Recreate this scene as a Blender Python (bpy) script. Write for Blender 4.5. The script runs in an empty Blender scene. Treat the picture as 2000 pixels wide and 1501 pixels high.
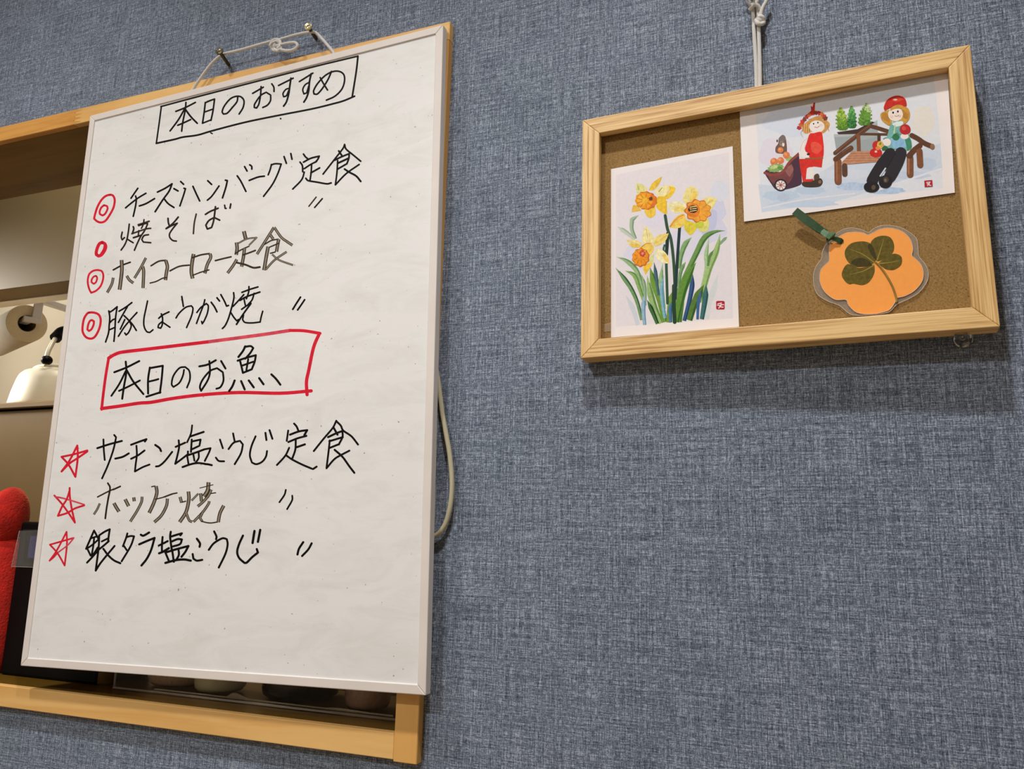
import bpy, bmesh, math, random
from mathutils import Vector, Matrix
random.seed(7)
C = bpy.context.scene.collection
PI = math.pi

# ------------------------------------------------------------------ camera
ZO = 1.51952                                   # height of the survey origin above the floor
CAM = Vector((0.07271, -0.62589, 1.45))
RT = Vector((0.93057105, 0.36528156, 0.02463541))
UP = Vector((0.04963911, -0.19255328, 0.9800302))
FW = Vector((-0.36273059, 0.9107649, 0.19731676))
FPX = 1578.848
cam_d = bpy.data.cameras.new('camera')
cam_d.sensor_fit = 'HORIZONTAL'
cam_d.sensor_width = 36
cam_d.lens = FPX * 36 / 2000
cam_d.clip_start = 0.02
cam = bpy.data.objects.new('camera', cam_d)
C.objects.link(cam)
cam.matrix_world = Matrix(((RT.x, UP.x, -FW.x, CAM.x), (RT.y, UP.y, -FW.y, CAM.y),
                           (RT.z, UP.z, -FW.z, CAM.z), (0, 0, 0, 1)))
bpy.context.scene.camera = cam

# ------------------------------------------------------------------ light and exposure
vs = bpy.context.scene.view_settings
vs.view_transform = 'Standard'
vs.look = 'None'
vs.gamma = 1
vs.use_curve_mapping = False
vs.exposure = -0.07
w = bpy.data.worlds.new('world')
bpy.context.scene.world = w
w.use_nodes = True
w.node_tree.nodes['Background'].inputs[0].default_value = (0.9, 0.95, 1, 1)
w.node_tree.nodes['Background'].inputs[1].default_value = 0.05


def area_light(name, loc, aim, size, power, color, shape='DISK', size_y=None):
    l = bpy.data.lights.new(name, 'AREA')
    l.shape = shape
    l.size = size
    if size_y:
        l.size_y = size_y
    l.energy = power
    l.color = color
    o = bpy.data.objects.new(name, l)
    C.objects.link(o)
    o.location = loc
    d = Vector(aim) - Vector(loc)
    o.rotation_euler = d.to_track_quat('-Z', 'Y').to_euler()
    return o


DOWNLIGHT = (0.0, -0.53, 2.655)
DOWNLIGHT1 = (-0.78, -0.53, 2.655)
DOWNLIGHT2 = (-0.62, -1.60, 2.655)
FILL_PANEL = (-2.0, -2.4, 2.66)
for lx, pw in ((DOWNLIGHT[0], 54), (DOWNLIGHT1[0], 43)):
    sp = bpy.data.lights.new('downlight_lamp', 'SPOT')
    sp.energy = pw
    sp.color = (1.0, 0.975, 0.95)
    sp.spot_size = math.radians(104)
    sp.spot_blend = 1.0
    sp.shadow_soft_size = 0.03
    spo = bpy.data.objects.new('downlight_lamp', sp)
    C.objects.link(spo)
    spo.location = (lx, DOWNLIGHT[1], DOWNLIGHT[2])
area_light('downlight_lamp_row', DOWNLIGHT2, (-0.62, -1.4, 0), 0.09, 19, (1.0, 0.985, 0.97))
area_light('ambient_fill', FILL_PANEL, (-2.0, -2.4, 0), 0.6, 4, (0.93, 0.96, 1.0), 'RECTANGLE', 0.6)  # unseen panel added as ambient fill for the dining side
area_light('strip_lamp', (-1.9, 0.90, ZO + 0.70), (-1.9, 0.97, ZO + 0.2), 1.8, 1.1, (1.0, 0.95, 0.86), 'RECTANGLE', 0.03)
area_light('kettle_wall_fill', (-2.35, 0.62, ZO + 0.47), (-1.41, 0.66, ZO + 0.24), 0.12, 1.9, (1.0, 0.95, 0.86))  # added unseen light that brightens the kettle and the cream wall
kl = area_light('kettle_fill', (-2.25, 0.28, ZO + 0.52), (-1.43, 0.58, ZO + 0.24), 0.10, 1.5, (1.0, 0.95, 0.86))  # extra light added out of view at the left for the kettle's front
kl.data.spread = math.radians(50)
area_light('kitchen_lamp', (-1.2, 0.30, 2.64), (-1.3, 0.3, 0), 0.3, 7.5, (1.0, 0.9, 0.74))


# ------------------------------------------------------------------ materials
def lin(c):
    return tuple((v / 255 / 12.92) if v / 255 <= 0.04045 else ((v / 255 + 0.055) / 1.055) ** 2.4 for v in c)


def new_mat(name):
    m = bpy.data.materials.new(name)
    m.use_nodes = True
    return m, m.node_tree, m.node_tree.nodes['Principled BSDF']


def N(nt, t, **kw):
    n = nt.nodes.new(t)
    for k, v in kw.items():
        setattr(n, k, v)
    return n


def ramp(nt, stops):
    r = N(nt, 'ShaderNodeValToRGB')
    e = r.color_ramp.elements
    while len(e) < len(stops):
        e.new(0.5)
    for i, (p, c) in enumerate(stops):
        e[i].position = p
        e[i].color = (*c, 1)
    return r


def coords(nt, scale, kind='Object', rot=(0, 0, 0)):
    tc = N(nt, 'ShaderNodeTexCoord')
    mp = N(nt, 'ShaderNodeMapping')
    mp.inputs['Scale'].default_value = scale
    mp.inputs['Rotation'].default_value = rot
    nt.links.new(tc.outputs[kind], mp.inputs['Vector'])
    return mp.outputs[0]


def noise(nt, vec, scale=1, detail=2, rough=0.5, dist=0):
    n = N(nt, 'ShaderNodeTexNoise')
    n.inputs['Scale'].default_value = scale
    n.inputs['Detail'].default_value = detail
    n.inputs['Roughness'].default_value = rough
    n.inputs['Distortion'].default_value = dist
    nt.links.new(vec, n.inputs['Vector'])
    return n.outputs['Fac']


def math_node(nt, op, a, b):
    n = N(nt, 'ShaderNodeMath', operation=op)
    for i, v in enumerate((a, b)):
        if isinstance(v, (int, float)):
            n.inputs[i].default_value = v
        else:
            nt.links.new(v, n.inputs[i])
    return n.outputs[0]


def bump(nt, bs, h, strength, dist):
    b = N(nt, 'ShaderNodeBump')
    b.inputs['Strength'].default_value = strength
    b.inputs['Distance'].default_value = dist
    nt.links.new(h, b.inputs['Height'])
    nt.links.new(b.outputs[0], bs.inputs['Normal'])


_cache = {}


def plain(c, rough=0.5, metal=0.0, var=0.06, scale=60, spec=0.5, trans=0.0, ior=1.45, alpha=1.0, name='paint', emit=0):
    key = (tuple(c), rough, metal, var, scale, spec, trans, alpha, name, emit)
    if key in _cache:
        return _cache[key]
    m, nt, bs = new_mat(name)
    l = lin(c)
    f = noise(nt, coords(nt, (scale,) * 3), 1, 3)
    r = ramp(nt, [(0.3, tuple(v * (1 - var) for v in l)), (0.7, tuple(min(1, v * (1 + var)) for v in l))])
    nt.links.new(f, r.inputs[0])
    nt.links.new(r.outputs[0], bs.inputs['Base Color'])
    bs.inputs['Roughness'].default_value = rough
    bs.inputs['Metallic'].default_value = metal
    bs.inputs['Specular IOR Level'].default_value = spec
    bs.inputs['Transmission Weight'].default_value = trans
    bs.inputs['IOR'].default_value = ior
    bs.inputs['Alpha'].default_value = alpha
    if emit:
        bs.inputs['Emission Color'].default_value = (*l, 1)
        bs.inputs['Emission Strength'].default_value = emit
    _cache[key] = m
    return m


def wallpaper():
    m, nt, bs = new_mat('woven_wallpaper')
    h1 = noise(nt, coords(nt, (180, 1, 1300)), 1, 2, 0.65)
    v1 = noise(nt, coords(nt, (1300, 1, 180)), 1, 2, 0.65)
    h2 = noise(nt, coords(nt, (22, 1, 760)), 1, 1, 0.5)
    v2 = noise(nt, coords(nt, (760, 1, 22)), 1, 1, 0.5)
    g = noise(nt, coords(nt, (1000, 1, 1000)), 1, 1, 0.6)
    a = math_node(nt, 'ADD', math_node(nt, 'MULTIPLY', h1, 0.35), math_node(nt, 'MULTIPLY', v1, 0.35))
    b = math_node(nt, 'ADD', math_node(nt, 'MULTIPLY', h2, 0.19), math_node(nt, 'MULTIPLY', v2, 0.19))
    s = math_node(nt, 'ADD', math_node(nt, 'ADD', a, b), math_node(nt, 'MULTIPLY', g, 0.26))
    s = math_node(nt, 'MULTIPLY', s, 1 / 1.34)
    r = ramp(nt, [(0.395, lin((46, 54, 68))), (0.50, lin((109, 119, 138))), (0.605, lin((182, 192, 209)))])
    nt.links.new(s, r.inputs[0])
    big = noise(nt, coords(nt, (9, 1, 9)), 1, 3)
    mx = N(nt, 'ShaderNodeMix', data_type='RGBA', blend_type='MULTIPLY')
    mx.inputs[0].default_value = 1
    rb = ramp(nt, [(0.3, (0.93, 0.96, 0.93)), (0.7, (1, 1, 1))])
    nt.links.new(big, rb.inputs[0])
    nt.links.new(r.outputs[0], mx.inputs[6])
    nt.links.new(rb.outputs[0], mx.inputs[7])
    nt.links.new(mx.outputs[2], bs.inputs['Base Color'])
    bs.inputs['Roughness'].default_value = 0.75
    bs.inputs['Specular IOR Level'].default_value = 0.25
    bump(nt, bs, s, 0.6, 0.0012)
    return m


def wood(name, light, dark, axis, along=7, across=160, contrast=(0.38, 0.62), rough=0.45, dark2=None):
    m, nt, bs = new_mat(name)
    sc = [across, across, across]
    sc['xyz'.index(axis)] = along
    vec = coords(nt, sc)
    f1 = noise(nt, vec, 1, 4, 0.6, 0.6)
    sc2 = [across * 0.25] * 3
    sc2['xyz'.index(axis)] = along * 0.4
    f2 = noise(nt, coords(nt, sc2), 1, 3, 0.55, 1.2)
    s = math_node(nt, 'ADD', math_node(nt, 'MULTIPLY', f1, 0.55), math_node(nt, 'MULTIPLY', f2, 0.45))
    mid = tuple((a * 0.65 + b * 0.35) for a, b in zip(light, dark))
    r = ramp(nt, [(contrast[0], lin(dark)), ((contrast[0] + contrast[1]) / 2, lin(mid)), (contrast[1], lin(light))])
    nt.links.new(s, r.inputs[0])
    nt.links.new(r.outputs[0], bs.inputs['Base Color'])
    bs.inputs['Roughness'].default_value = rough
    bs.inputs['Specular IOR Level'].default_value = 0.35
    bump(nt, bs, s, 0.2, 0.0006)
    return m


def whiteboard_mat():
    m, nt, bs = new_mat('whiteboard_enamel')
    sm = noise(nt, coords(nt, (14, 14, 40)), 1, 5, 0.65, 0.8)
    fine = noise(nt, coords(nt, (30, 30, 160), rot=(0, 0.35, 0)), 1, 4, 0.7)
    sp = noise(nt, coords(nt, (300, 300, 300)), 1, 1)
    r1 = ramp(nt, [(0.30, lin((222, 221, 218))), (0.55, lin((232, 232, 231))), (0.75, lin((234, 230, 230)))])
    nt.links.new(sm, r1.inputs[0])
    r2 = ramp(nt, [(0.28, (0.96, 0.957, 0.953)), (0.42, (1, 1, 1))])
    nt.links.new(fine, r2.inputs[0])
    r3 = ramp(nt, [(0.205, (0.45, 0.44, 0.43)), (0.225, (1, 1, 1))])
    nt.links.new(sp, r3.inputs[0])
    cur = r1.outputs[0]
    for rr in (r2, r3):
        mx = N(nt, 'ShaderNodeMix', data_type='RGBA', blend_type='MULTIPLY')
        mx.inputs[0].default_value = 1
        nt.links.new(cur, mx.inputs[6])
        nt.links.new(rr.outputs[0], mx.inputs[7])
        cur = mx.outputs[2]
    nt.links.new(cur, bs.inputs['Base Color'])
    bs.inputs['Roughness'].default_value = 0.38
    bs.inputs['Specular IOR Level'].default_value = 0.35
    return m


def hardboard():
    m, nt, bs = new_mat('brown_hardboard')
    f = noise(nt, coords(nt, (800, 800, 800)), 1, 3, 0.7)
    r = ramp(nt, [(0.3, lin((122, 92, 50))), (0.5, lin((148, 116, 68))), (0.7, lin((166, 134, 86)))])
    nt.links.new(f, r.inputs[0])
    v = N(nt, 'ShaderNodeTexVoronoi')
    v.inputs['Scale'].default_value = 1
    nt.links.new(coords(nt, (260, 260, 260)), v.inputs['Vector'])
    r2 = ramp(nt, [(0.09, (0.34, 0.28, 0.2)), (0.16, (1, 1, 1))])
    nt.links.new(v.outputs['Distance'], r2.inputs[0])
    mx = N(nt, 'ShaderNodeMix', data_type='RGBA', blend_type='MULTIPLY')
    mx.inputs[0].default_value = 0.8
    nt.links.new(r.outputs[0], mx.inputs[6])
    nt.links.new(r2.outputs[0], mx.inputs[7])
    nt.links.new(mx.outputs[2], bs.inputs['Base Color'])
    bs.inputs['Roughness'].default_value = 0.8
    bs.inputs['Specular IOR Level'].default_value = 0.2
    return m


def braid(name, color):
    m, nt, bs = new_mat(name)
    out = None
    for rot in (0.785, -0.785):
        wv = N(nt, 'ShaderNodeTexWave', wave_type='BANDS', bands_direction='X')
        wv.inputs['Scale'].default_value = 1.0
        nt.links.new(coords(nt, (6, 6, 6), 'UV', (0, 0, rot)), wv.inputs['Vector'])
        out = wv.outputs['Fac'] if out is None else math_node(nt, 'MULTIPLY', out, wv.outputs['Fac'])
    r = ramp(nt, [(0.0, tuple(v * 0.55 for v in lin(color))), (0.22, lin(color))])
    nt.links.new(out, r.inputs[0])
    nt.links.new(r.outputs[0], bs.inputs['Base Color'])
    bs.inputs['Roughness'].default_value = 0.7
    bump(nt, bs, out, 0.5, 0.0006)
    return m


def plush_mat():
    m, nt, bs = new_mat('red_plush')
    f = noise(nt, coords(nt, (60, 60, 60)), 1, 5, 0.7)
    r = ramp(nt, [(0.3, lin((168, 8, 4))), (0.7, lin((226, 30, 12)))])
    nt.links.new(f, r.inputs[0])
    nt.links.new(r.outputs[0], bs.inputs['Base Color'])
    bs.inputs['Roughness'].default_value = 0.9
    bs.inputs['Sheen Weight'].default_value = 0.5
    bs.inputs['Sheen Tint'].default_value = (1, 0.35, 0.15, 1)
    bump(nt, bs, noise(nt, coords(nt, (420, 420, 420)), 1, 2), 0.5, 0.002)
    return m


WALL = wallpaper()
PINE_X = wood('pine_along', (236, 194, 126), (214, 162, 90), 'x', 5, 60, (0.34, 0.66))
PINE_DEEP = wood('pine_deep_tone', (226, 170, 92), (190, 128, 54), 'x', 9, 150, (0.34, 0.66))
PINE_Z = wood('pine_upright', (226, 176, 102), (206, 150, 78), 'z', 5, 60, (0.34, 0.66))
STAIN_X = wood('stained_lining', (136, 102, 28), (98, 68, 14), 'x', 5, 60, (0.34, 0.66))
STAIN_SILL = wood('stained_sill', (114, 84, 24), (80, 56, 14), 'x', 5, 60, (0.34, 0.66), 0.3)
STAIN_Z = wood('stained_lining_upright', (136, 102, 28), (98, 68, 14), 'z', 5, 60, (0.34, 0.66))
OAK_X = wood('oak_along', (238, 202, 142), (172, 124, 66), 'x', 12, 620, (0.37, 0.56))
OAK_Z = wood('oak_upright', (238, 202, 142), (172, 124, 66), 'z', 12, 620, (0.37, 0.56))
BOARD = whiteboard_mat()
BFRAME = plain((224, 216, 210), 0.45, 0, 0.03, 30, 0.4, name='painted_aluminium')
HARD = hardboard()
ROPE = braid('white_braided_cord', (252, 250, 246))
ROPE2 = braid('cream_braided_cord', (226, 216, 182))
PLUSH = plush_mat()
CREAM = plain((246, 234, 208), 0.6, 0, 0.03, 3, name='cream_wall')
OFFW = plain((236, 232, 224), 0.7, 0, 0.03, 3, name='off_white')
TAUPE = plain((122, 104, 72), 0.55, 0, 0.04, 6, name='taupe_panel')
TAUPE_D = plain((120, 104, 66), 0.6, 0, 0.04, 6, name='taupe_edge')
STEEL = plain((164, 132, 84), 0.42, 0.1, 0.05, 8, name='brushed_steel')
BLACK = plain((6, 6, 7), 0.5, 0, 0.1, 40, 0.15, name='black_plastic')
BLACK2 = plain((24, 25, 27), 0.4, 0, 0.1, 40, 0.2, name='dark_grey_plastic')
CLEAR = plain((235, 238, 238), 0.06, 0, 0.0, 40, trans=1.0, ior=1.46, name='clear_plastic')
FROST = plain((224, 216, 200), 0.35, 0, 0.02, 40, trans=0.8, ior=1.2, name='frosted_plastic')
GLASS = plain((240, 242, 240), 0.03, 0, 0.0, 40, trans=1.0, ior=1.45, name='jar_glass')
ALU = plain((244, 236, 214), 0.36, 0.12, 0.04, 30, name='matt_aluminium')

# ------------------------------------------------------------------ object helpers


def tag(o, label=None, cat=None, group=None, kind=None):
    if label:
        o['label'] = label
    if cat:
        o['category'] = cat
    if group:
        o['group'] = group
    if kind:
        o['kind'] = kind
    return o


def thing(name, loc, label, cat, group=None):
    o = bpy.data.objects.new(name, None)
    o.empty_display_size = 0.02
    C.objects.link(o)
    o.location = loc
    return tag(o, label, cat, group)


_mw = {}


def world_inv(o):
    m = Matrix.Identity(4)
    while o is not None:
        m = o.matrix_basis @ m
        o = o.parent
    return m.inverted()


def link_mesh(name, bm, mats, parent=None, smooth=False, origin=None):
    """bm holds world coordinates; the object is linked with vertices relative to its parent or origin"""
    me = bpy.data.meshes.new(name)
    if parent is not None:
        bmesh.ops.transform(bm, matrix=world_inv(parent), verts=bm.verts)
    elif origin is not None:
        bmesh.ops.translate(bm, vec=-Vector(origin), verts=bm.verts)
    bm.to_mesh(me)
    bm.free()
    for m in (mats if isinstance(mats, (list, tuple)) else [mats]):
        me.materials.append(m)
    if smooth:
        for p in me.polygons:
            p.use_smooth = True
    o = bpy.data.objects.new(name, me)
    C.objects.link(o)
    if parent is not None:
        o.parent = parent
    elif origin is not None:
        o.location = origin
    return o


def add_hex(bm, P, bev=0.0, mi=0, seg=1):
    """8 points: front quad (4, ccw seen from the camera) then back quad"""
    b2 = bmesh.new()
    v = [b2.verts.new(p) for p in P]
    for q in ((0, 1, 2, 3), (7, 6, 5, 4), (0, 4, 5, 1), (1, 5, 6, 2), (2, 6, 7, 3), (3, 7, 4, 0)):
        b2.faces.new([v[i] for i in q])
    bmesh.ops.recalc_face_normals(b2, faces=b2.faces)
    if bev:
        bmesh.ops.bevel(b2, geom=b2.edges[:], offset=bev, segments=seg, affect='EDGES', profile=0.5)
    merge(bm, b2, mi)


def merge(bm, b2, mi=None, mat=None):
    mp = {}
    for v in b2.verts:
        mp[v] = bm.verts.new(mat @ v.co if mat else v.co)
    for f in b2.faces:
        try:
            nf = bm.faces.new([mp[v] for v in f.verts])
        except ValueError:
            continue
        nf.material_index = f.material_index if mi is None else mi
        nf.smooth = f.smooth
    b2.free()


def add_box(bm, x0, x1, y0, y1, z0, z1, bev=0.0, mi=0, seg=1):
    add_hex(bm, [(x0, y0, z0), (x1, y0, z0), (x1, y0, z1), (x0, y0, z1),
                 (x0, y1, z0), (x1, y1, z0), (x1, y1, z1), (x0, y1, z1)], bev, mi, seg)


def box(name, x0, x1, y0, y1, z0, z1, m, parent=None, bev=0.0, origin=None, seg=1):
    bm = bmesh.new()
    add_box(bm, x0, x1, y0, y1, z0, z1, bev, 0, seg)
    if parent is None and origin is None:
        origin = ((x0 + x1) / 2, (y0 + y1) / 2, z0)
    return link_mesh(name, bm, m, parent, False, origin)


def add_lathe(bm, base, axis, prof, seg=40, mi=0, cap=True):
    """prof = [(radius, height)] about axis from base"""
    ax = Vector(axis).normalized()
    t = Vector((1, 0, 0)) if abs(ax.x) < 0.8 else Vector((0, 0, 1))
    e1 = ax.cross(t).normalized()
    e2 = ax.cross(e1)
    rings = []
    for r, h in prof:
        c = Vector(base) + ax * h
        if r < 1e-6:
            rings.append([bm.verts.new(c)])
        else:
            rings.append([bm.verts.new(c + e1 * (r * math.cos(2 * PI * k / seg)) + e2 * (r * math.sin(2 * PI * k / seg))) for k in range(seg)])
    fs = []
    for a, b in zip(rings, rings[1:]):
        if len(a) == 1 and len(b) == 1:
            continue
        for k in range(seg):
            if len(a) == 1:
                q = [a[0], b[k], b[(k + 1) % seg]]
            elif len(b) == 1:
                q = [a[k], b[0], a[(k + 1) % seg]]
            else:
                q = [a[k], b[k], b[(k + 1) % seg], a[(k + 1) % seg]]
            f = bm.faces.new(q)
            f.smooth = True
            f.material_index = mi
            fs.append(f)
    if cap:
        for rg in (rings[0], rings[-1]):
            if len(rg) > 1:
                f = bm.faces.new(rg)
                f.material_index = mi
                fs.append(f)
    bmesh.ops.recalc_face_normals(bm, faces=fs)


def smooth_path(P, n=5, corner=0.64):
    """Catmull-Rom through the points, kept sharp at strong corners"""
    P = [Vector(p) for p in P]
    if len(P) < 3:
        return P
    out = [P[0]]

    def sharp(i):
        a = P[i] - P[i - 1]
        b = P[i + 1] - P[i]
        if a.length < 1e-12 or b.length < 1e-12:
            return True
        return a.normalized().dot(b.normalized()) < corner
    S = [True] + [sharp(i) for i in range(1, len(P) - 1)] + [True]
    for i in range(len(P) - 1):
        p1, p2 = P[i], P[i + 1]
        p0 = p1 * 2 - p2 if S[i] else P[i - 1]
        p3 = p2 * 2 - p1 if S[i + 1] else P[i + 2]
        L = (p2 - p1).length
        m1 = (p2 - p0) * 0.5
        m2 = (p3 - p1) * 0.5
        for mm in (m1, m2):
            if mm.length > L * 1.3:
                mm *= L * 1.3 / mm.length
        for k in range(1, n + 1):
            t = k / n
            out.append(p1 * (2 * t ** 3 - 3 * t ** 2 + 1) + m1 * (t ** 3 - 2 * t ** 2 + t) + p2 * (-2 * t ** 3 + 3 * t ** 2) + m2 * (t ** 3 - t ** 2))
    return out


def add_tube(bm, path, r, seg=12, mi=0, n=6, smooth=True, corner=0.2):
    P = smooth_path(path, n, corner) if smooth else [Vector(p) for p in path]
    uvl = bm.loops.layers.uv.verify()
    R = r if isinstance(r, (list, tuple)) else [r, r]
    T = []
    for i in range(len(P)):
        a = P[max(i - 1, 0)]
        b = P[min(i + 1, len(P) - 1)]
        T.append((b - a).normalized())
    t = Vector((0, 1, 0)) if abs(T[0].y) < 0.9 else Vector((1, 0, 0))
    e1 = (t - T[0] * t.dot(T[0])).normalized()
    rings = []
    ln = [0.0]
    for i, p in enumerate(P):
        e1 = (e1 - T[i] * e1.dot(T[i])).normalized()
        e2 = T[i].cross(e1)
        f = i / (len(P) - 1)
        rr = R[0] + (R[1] - R[0]) * f
        rings.append([bm.verts.new(p + e1 * (rr * math.cos(2 * PI * k / seg)) + e2 * (rr * math.sin(2 * PI * k / seg))) for k in range(seg)])
        if i:
            ln.append(ln[-1] + (p - P[i - 1]).length)
    fs = []
    for i in range(len(P) - 1):
        for k in range(seg):
            f = bm.faces.new([rings[i][k], rings[i][(k + 1) % seg], rings[i + 1][(k + 1) % seg], rings[i + 1][k]])
            f.smooth = True
            f.material_index = mi
            us = (k / seg, (k + 1) / seg, (k + 1) / seg, k / seg)
            vsn = (ln[i], ln[i], ln[i + 1], ln[i + 1])
            for lo, u, v in zip(f.loops, us, vsn):
                lo[uvl].uv = (u * 2, v / (PI * R[0]))
            fs.append(f)
    for rg in (rings[0], rings[-1]):
        fs.append(bm.faces.new(rg))
    bmesh.ops.recalc_face_normals(bm, faces=fs)


def add_ball(bm, c, rad, mi=0, seg=20, rot=None):
    b2 = bmesh.new()
    bmesh.ops.create_uvsphere(b2, u_segments=seg, v_segments=seg // 2, radius=1)
    for f in b2.faces:
        f.smooth = True
    m = Matrix.Translation(Vector(c)) @ (rot.to_4x4() if rot else Matrix.Identity(4)) @ Matrix.Diagonal((*rad, 1))
    merge(bm, b2, mi, m)


def ray(u, v):
    return (FW * FPX + RT * (u - 1000) - UP * (v - 750.5)).normalized()


def at_y(u, v, y):
    d = ray(u, v)
    return CAM + d * ((y - CAM.y) / d.y)


def at_z(u, v, z):
    d = ray(u, v)
    return CAM + d * ((z - CAM.z) / d.z)


class Sheet:
    """a flat surface in the room: centre, right, up and into-the-wall directions"""

    def __init__(s, c, ex, ez):
        s.c = Vector(c)
        s.ex = Vector(ex).normalized()
        s.ez = (Vector(ez) - s.ex * Vector(ez).dot(s.ex)).normalized()
        s.ey = s.ez.cross(s.ex)

    def pt(s, x, z, h=0.0):
        return s.c + s.ex * x + s.ez * z - s.ey * h

    def px(s, u, v, h=0.0):
        d = ray(u, v)
        c = s.c - s.ey * h
        return CAM + d * ((c - CAM).dot(s.ey) / d.dot(s.ey))

    def loc(s, P):
        d = Vector(P) - s.c
        return d.dot(s.ex), d.dot(s.ez)

    def shifted(s, h):
        return Sheet(s.c - s.ey * h, s.ex, s.ez)

    def matrix(s, origin):
        m = Matrix((s.ex, s.ey, s.ez)).transposed().to_4x4()
        m.translation = origin
        return m


def add_poly(bm, pts, mi=0):
    v = [bm.verts.new(p) for p in pts]
    f = bm.faces.new(v)
    f.material_index = mi
    return f


def rib2d(P, w, close=False, caps=True, taper=None):
    """flat pen stroke in 2d: a list of runs, each run a list of polygons that do not overlap"""
    Q = [P[0]]
    for p in P[1:]:
        if (p - Q[-1]).length > 1e-6:
            Q.append(p)
    P = Q
    n = len(P)
    if n < 2:
        return []
    W = [w * (taper(i / (n - 1)) if taper else 1) / 2 for i in range(n)]
    cuts = [0]
    for i in range(1, n - 1):
        a, b = (P[i] - P[i - 1]).normalized(), (P[i + 1] - P[i]).normalized()
        if a.dot(b) < 0.35:
            cuts.append(i)
    cuts.append(n - 1)
    runs = []
    for a, b in zip(cuts, cuts[1:]):
        L, Rr = [], []
        for i in range(a, b + 1):
            d1 = (P[i] - P[i - 1]).normalized() if i > a else None
            d2 = (P[i + 1] - P[i]).normalized() if i < b else None
            d = (d1 + d2).normalized() if d1 is not None and d2 is not None else (d1 if d1 is not None else d2)
            q = Vector((-d.y, d.x))
            L.append(P[i] + q * W[i])
            Rr.append(P[i] - q * W[i])
        m = len(L)
        run = [[L[k], L[k + 1], Rr[k + 1], Rr[k]] for k in range(m - 1)]
        for e, sg in ((0, -1), (m - 1, 1)):
            i = a + e
            if W[i] < 1e-6 or not (caps or 0 < i < n - 1):
                continue
            q = (L[e] - P[i])
            f = Vector((q.y, -q.x)) * sg
            run.append([P[i] + q * math.cos(t * PI / 6) + f * math.sin(t * PI / 6) for t in range(7)])
        runs.append(run)
    return runs


# ------------------------------------------------------------------ the room
# zones of the serving hatch (local heights are relative to ZO)
OPX0, OPX1 = -1.32, -0.2682          # clear opening in the wall, left and right
OPZ0, OPZ1 = ZO - 0.2196, ZO + 0.4040
CEIL = 2.70


def structure(name, *boxes, m, parent=None, bev=0.0):
    bm = bmesh.new()
    for b in boxes:
        add_box(bm, *b, bev)
    o = link_mesh(name, bm, m, parent, False, None if parent else (0, 0, 0))
    if parent is None:
        tag(o, kind='structure')
    return o


structure('wall_front', (-3.2, OPX0 - 0.015, 0, 0.117, 0, CEIL), (OPX1 + 0.015, 1.9, 0, 0.117, 0, CEIL),
          (OPX0 - 0.015, OPX1 + 0.015, 0, 0.117, OPZ1 + 0.015, CEIL), (OPX0 - 0.015, OPX1 + 0.015, 0, 0.117, 0, OPZ0 - 0.015), m=WALL)
structure('wall_left', (-3.3, -3.2, -3.4, 2.0, 0, CEIL), m=OFFW)
structure('wall_right', (1.9, 2.0, -3.4, 2.0, 0, CEIL), m=OFFW)
structure('wall_back', (-3.3, 2.0, -3.5, -3.4, 0, CEIL), m=OFFW)
structure('wall_kitchen', (-3.2, 1.9, 1.02, 1.12, 0, CEIL), m=CREAM)
structure('ceiling', (-3.3, 2.0, -3.5, 1.12, CEIL, CEIL + 0.1), m=OFFW)
structure('floor', (-3.3, 2.0, -3.5, 1.12, -0.1, 0), m=wood('floor_boards', (214, 188, 150), (184, 152, 112), 'x', 3, 40))
structure('wall_bulkhead', (-3.2, 1.9, 0.50, 0.56, ZO + 0.4394, CEIL), m=TAUPE)
# wooden trim round the hatch
FRONT = -0.008
zt = ZO + 0.42377
tm = structure('trim_1', (OPX0 - 0.02, -0.2468, FRONT, 0.0, OPZ1, zt), m=[PINE_X, PINE_DEEP])
bm = bmesh.new()
jx = at_y(147, 217, FRONT).x          # finger joint between the two lengths of the top rail
for (xa, xb, mi) in ((OPX0 - 0.02, jx, 1), (jx, -0.2468, 0)):
    add_box(bm, xa, xb, FRONT, 0.0, OPZ1, zt, 0.0006, mi)
hh = (zt - OPZ1)
for k in range(4):
    zc = OPZ1 + hh * (k + 0.5) / 4
    add_poly(bm, [(jx - 0.001, FRONT - 0.00005, zc - hh * 0.11), (jx + 0.011, FRONT - 0.00005, zc - hh * 0.02),
                  (jx + 0.011, FRONT - 0.00005, zc + hh * 0.02), (jx - 0.001, FRONT - 0.00005, zc + hh * 0.11)], 1)
me = bpy.data.meshes.new('trim_1')
bm.to_mesh(me)
bm.free()
me.materials.append(PINE_X)
me.materials.append(PINE_DEEP)
tm.data = me
structure('trim_2', (OPX0 - 0.02, OPX1 - 0.0003, FRONT, 0.0, ZO - 0.2399, OPZ0), m=PINE_X, bev=0.0006)
structure('trim_3', (OPX1, -0.2468, FRONT - 0.0008, 0.0, ZO - 0.2412, OPZ1 - 0.0002), m=PINE_Z, bev=0.0006)
structure('trim_4', (OPX0 - 0.02, OPX0, FRONT, 0.0, OPZ0, OPZ1 - 0.0002), m=PINE_Z, bev=0.0006)
structure('trim_5', (OPX0 - 0.015, OPX1 + 0.015, 0.0, 0.117, OPZ1, OPZ1 + 0.015), m=STAIN_X)          # head lining
structure('trim_6', (OPX0 - 0.015, OPX1 + 0.015, 0.0, 0.135, OPZ0 - 0.015, OPZ0), m=STAIN_SILL)       # sill board
structure('trim_7', (OPX1, OPX1 + 0.015, 0.0, 0.117, OPZ0, OPZ1), m=STAIN_Z)
structure('trim_8', (OPX0 - 0.015, OPX0, 0.0, 0.117, OPZ0, OPZ1), m=STAIN_Z)

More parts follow.
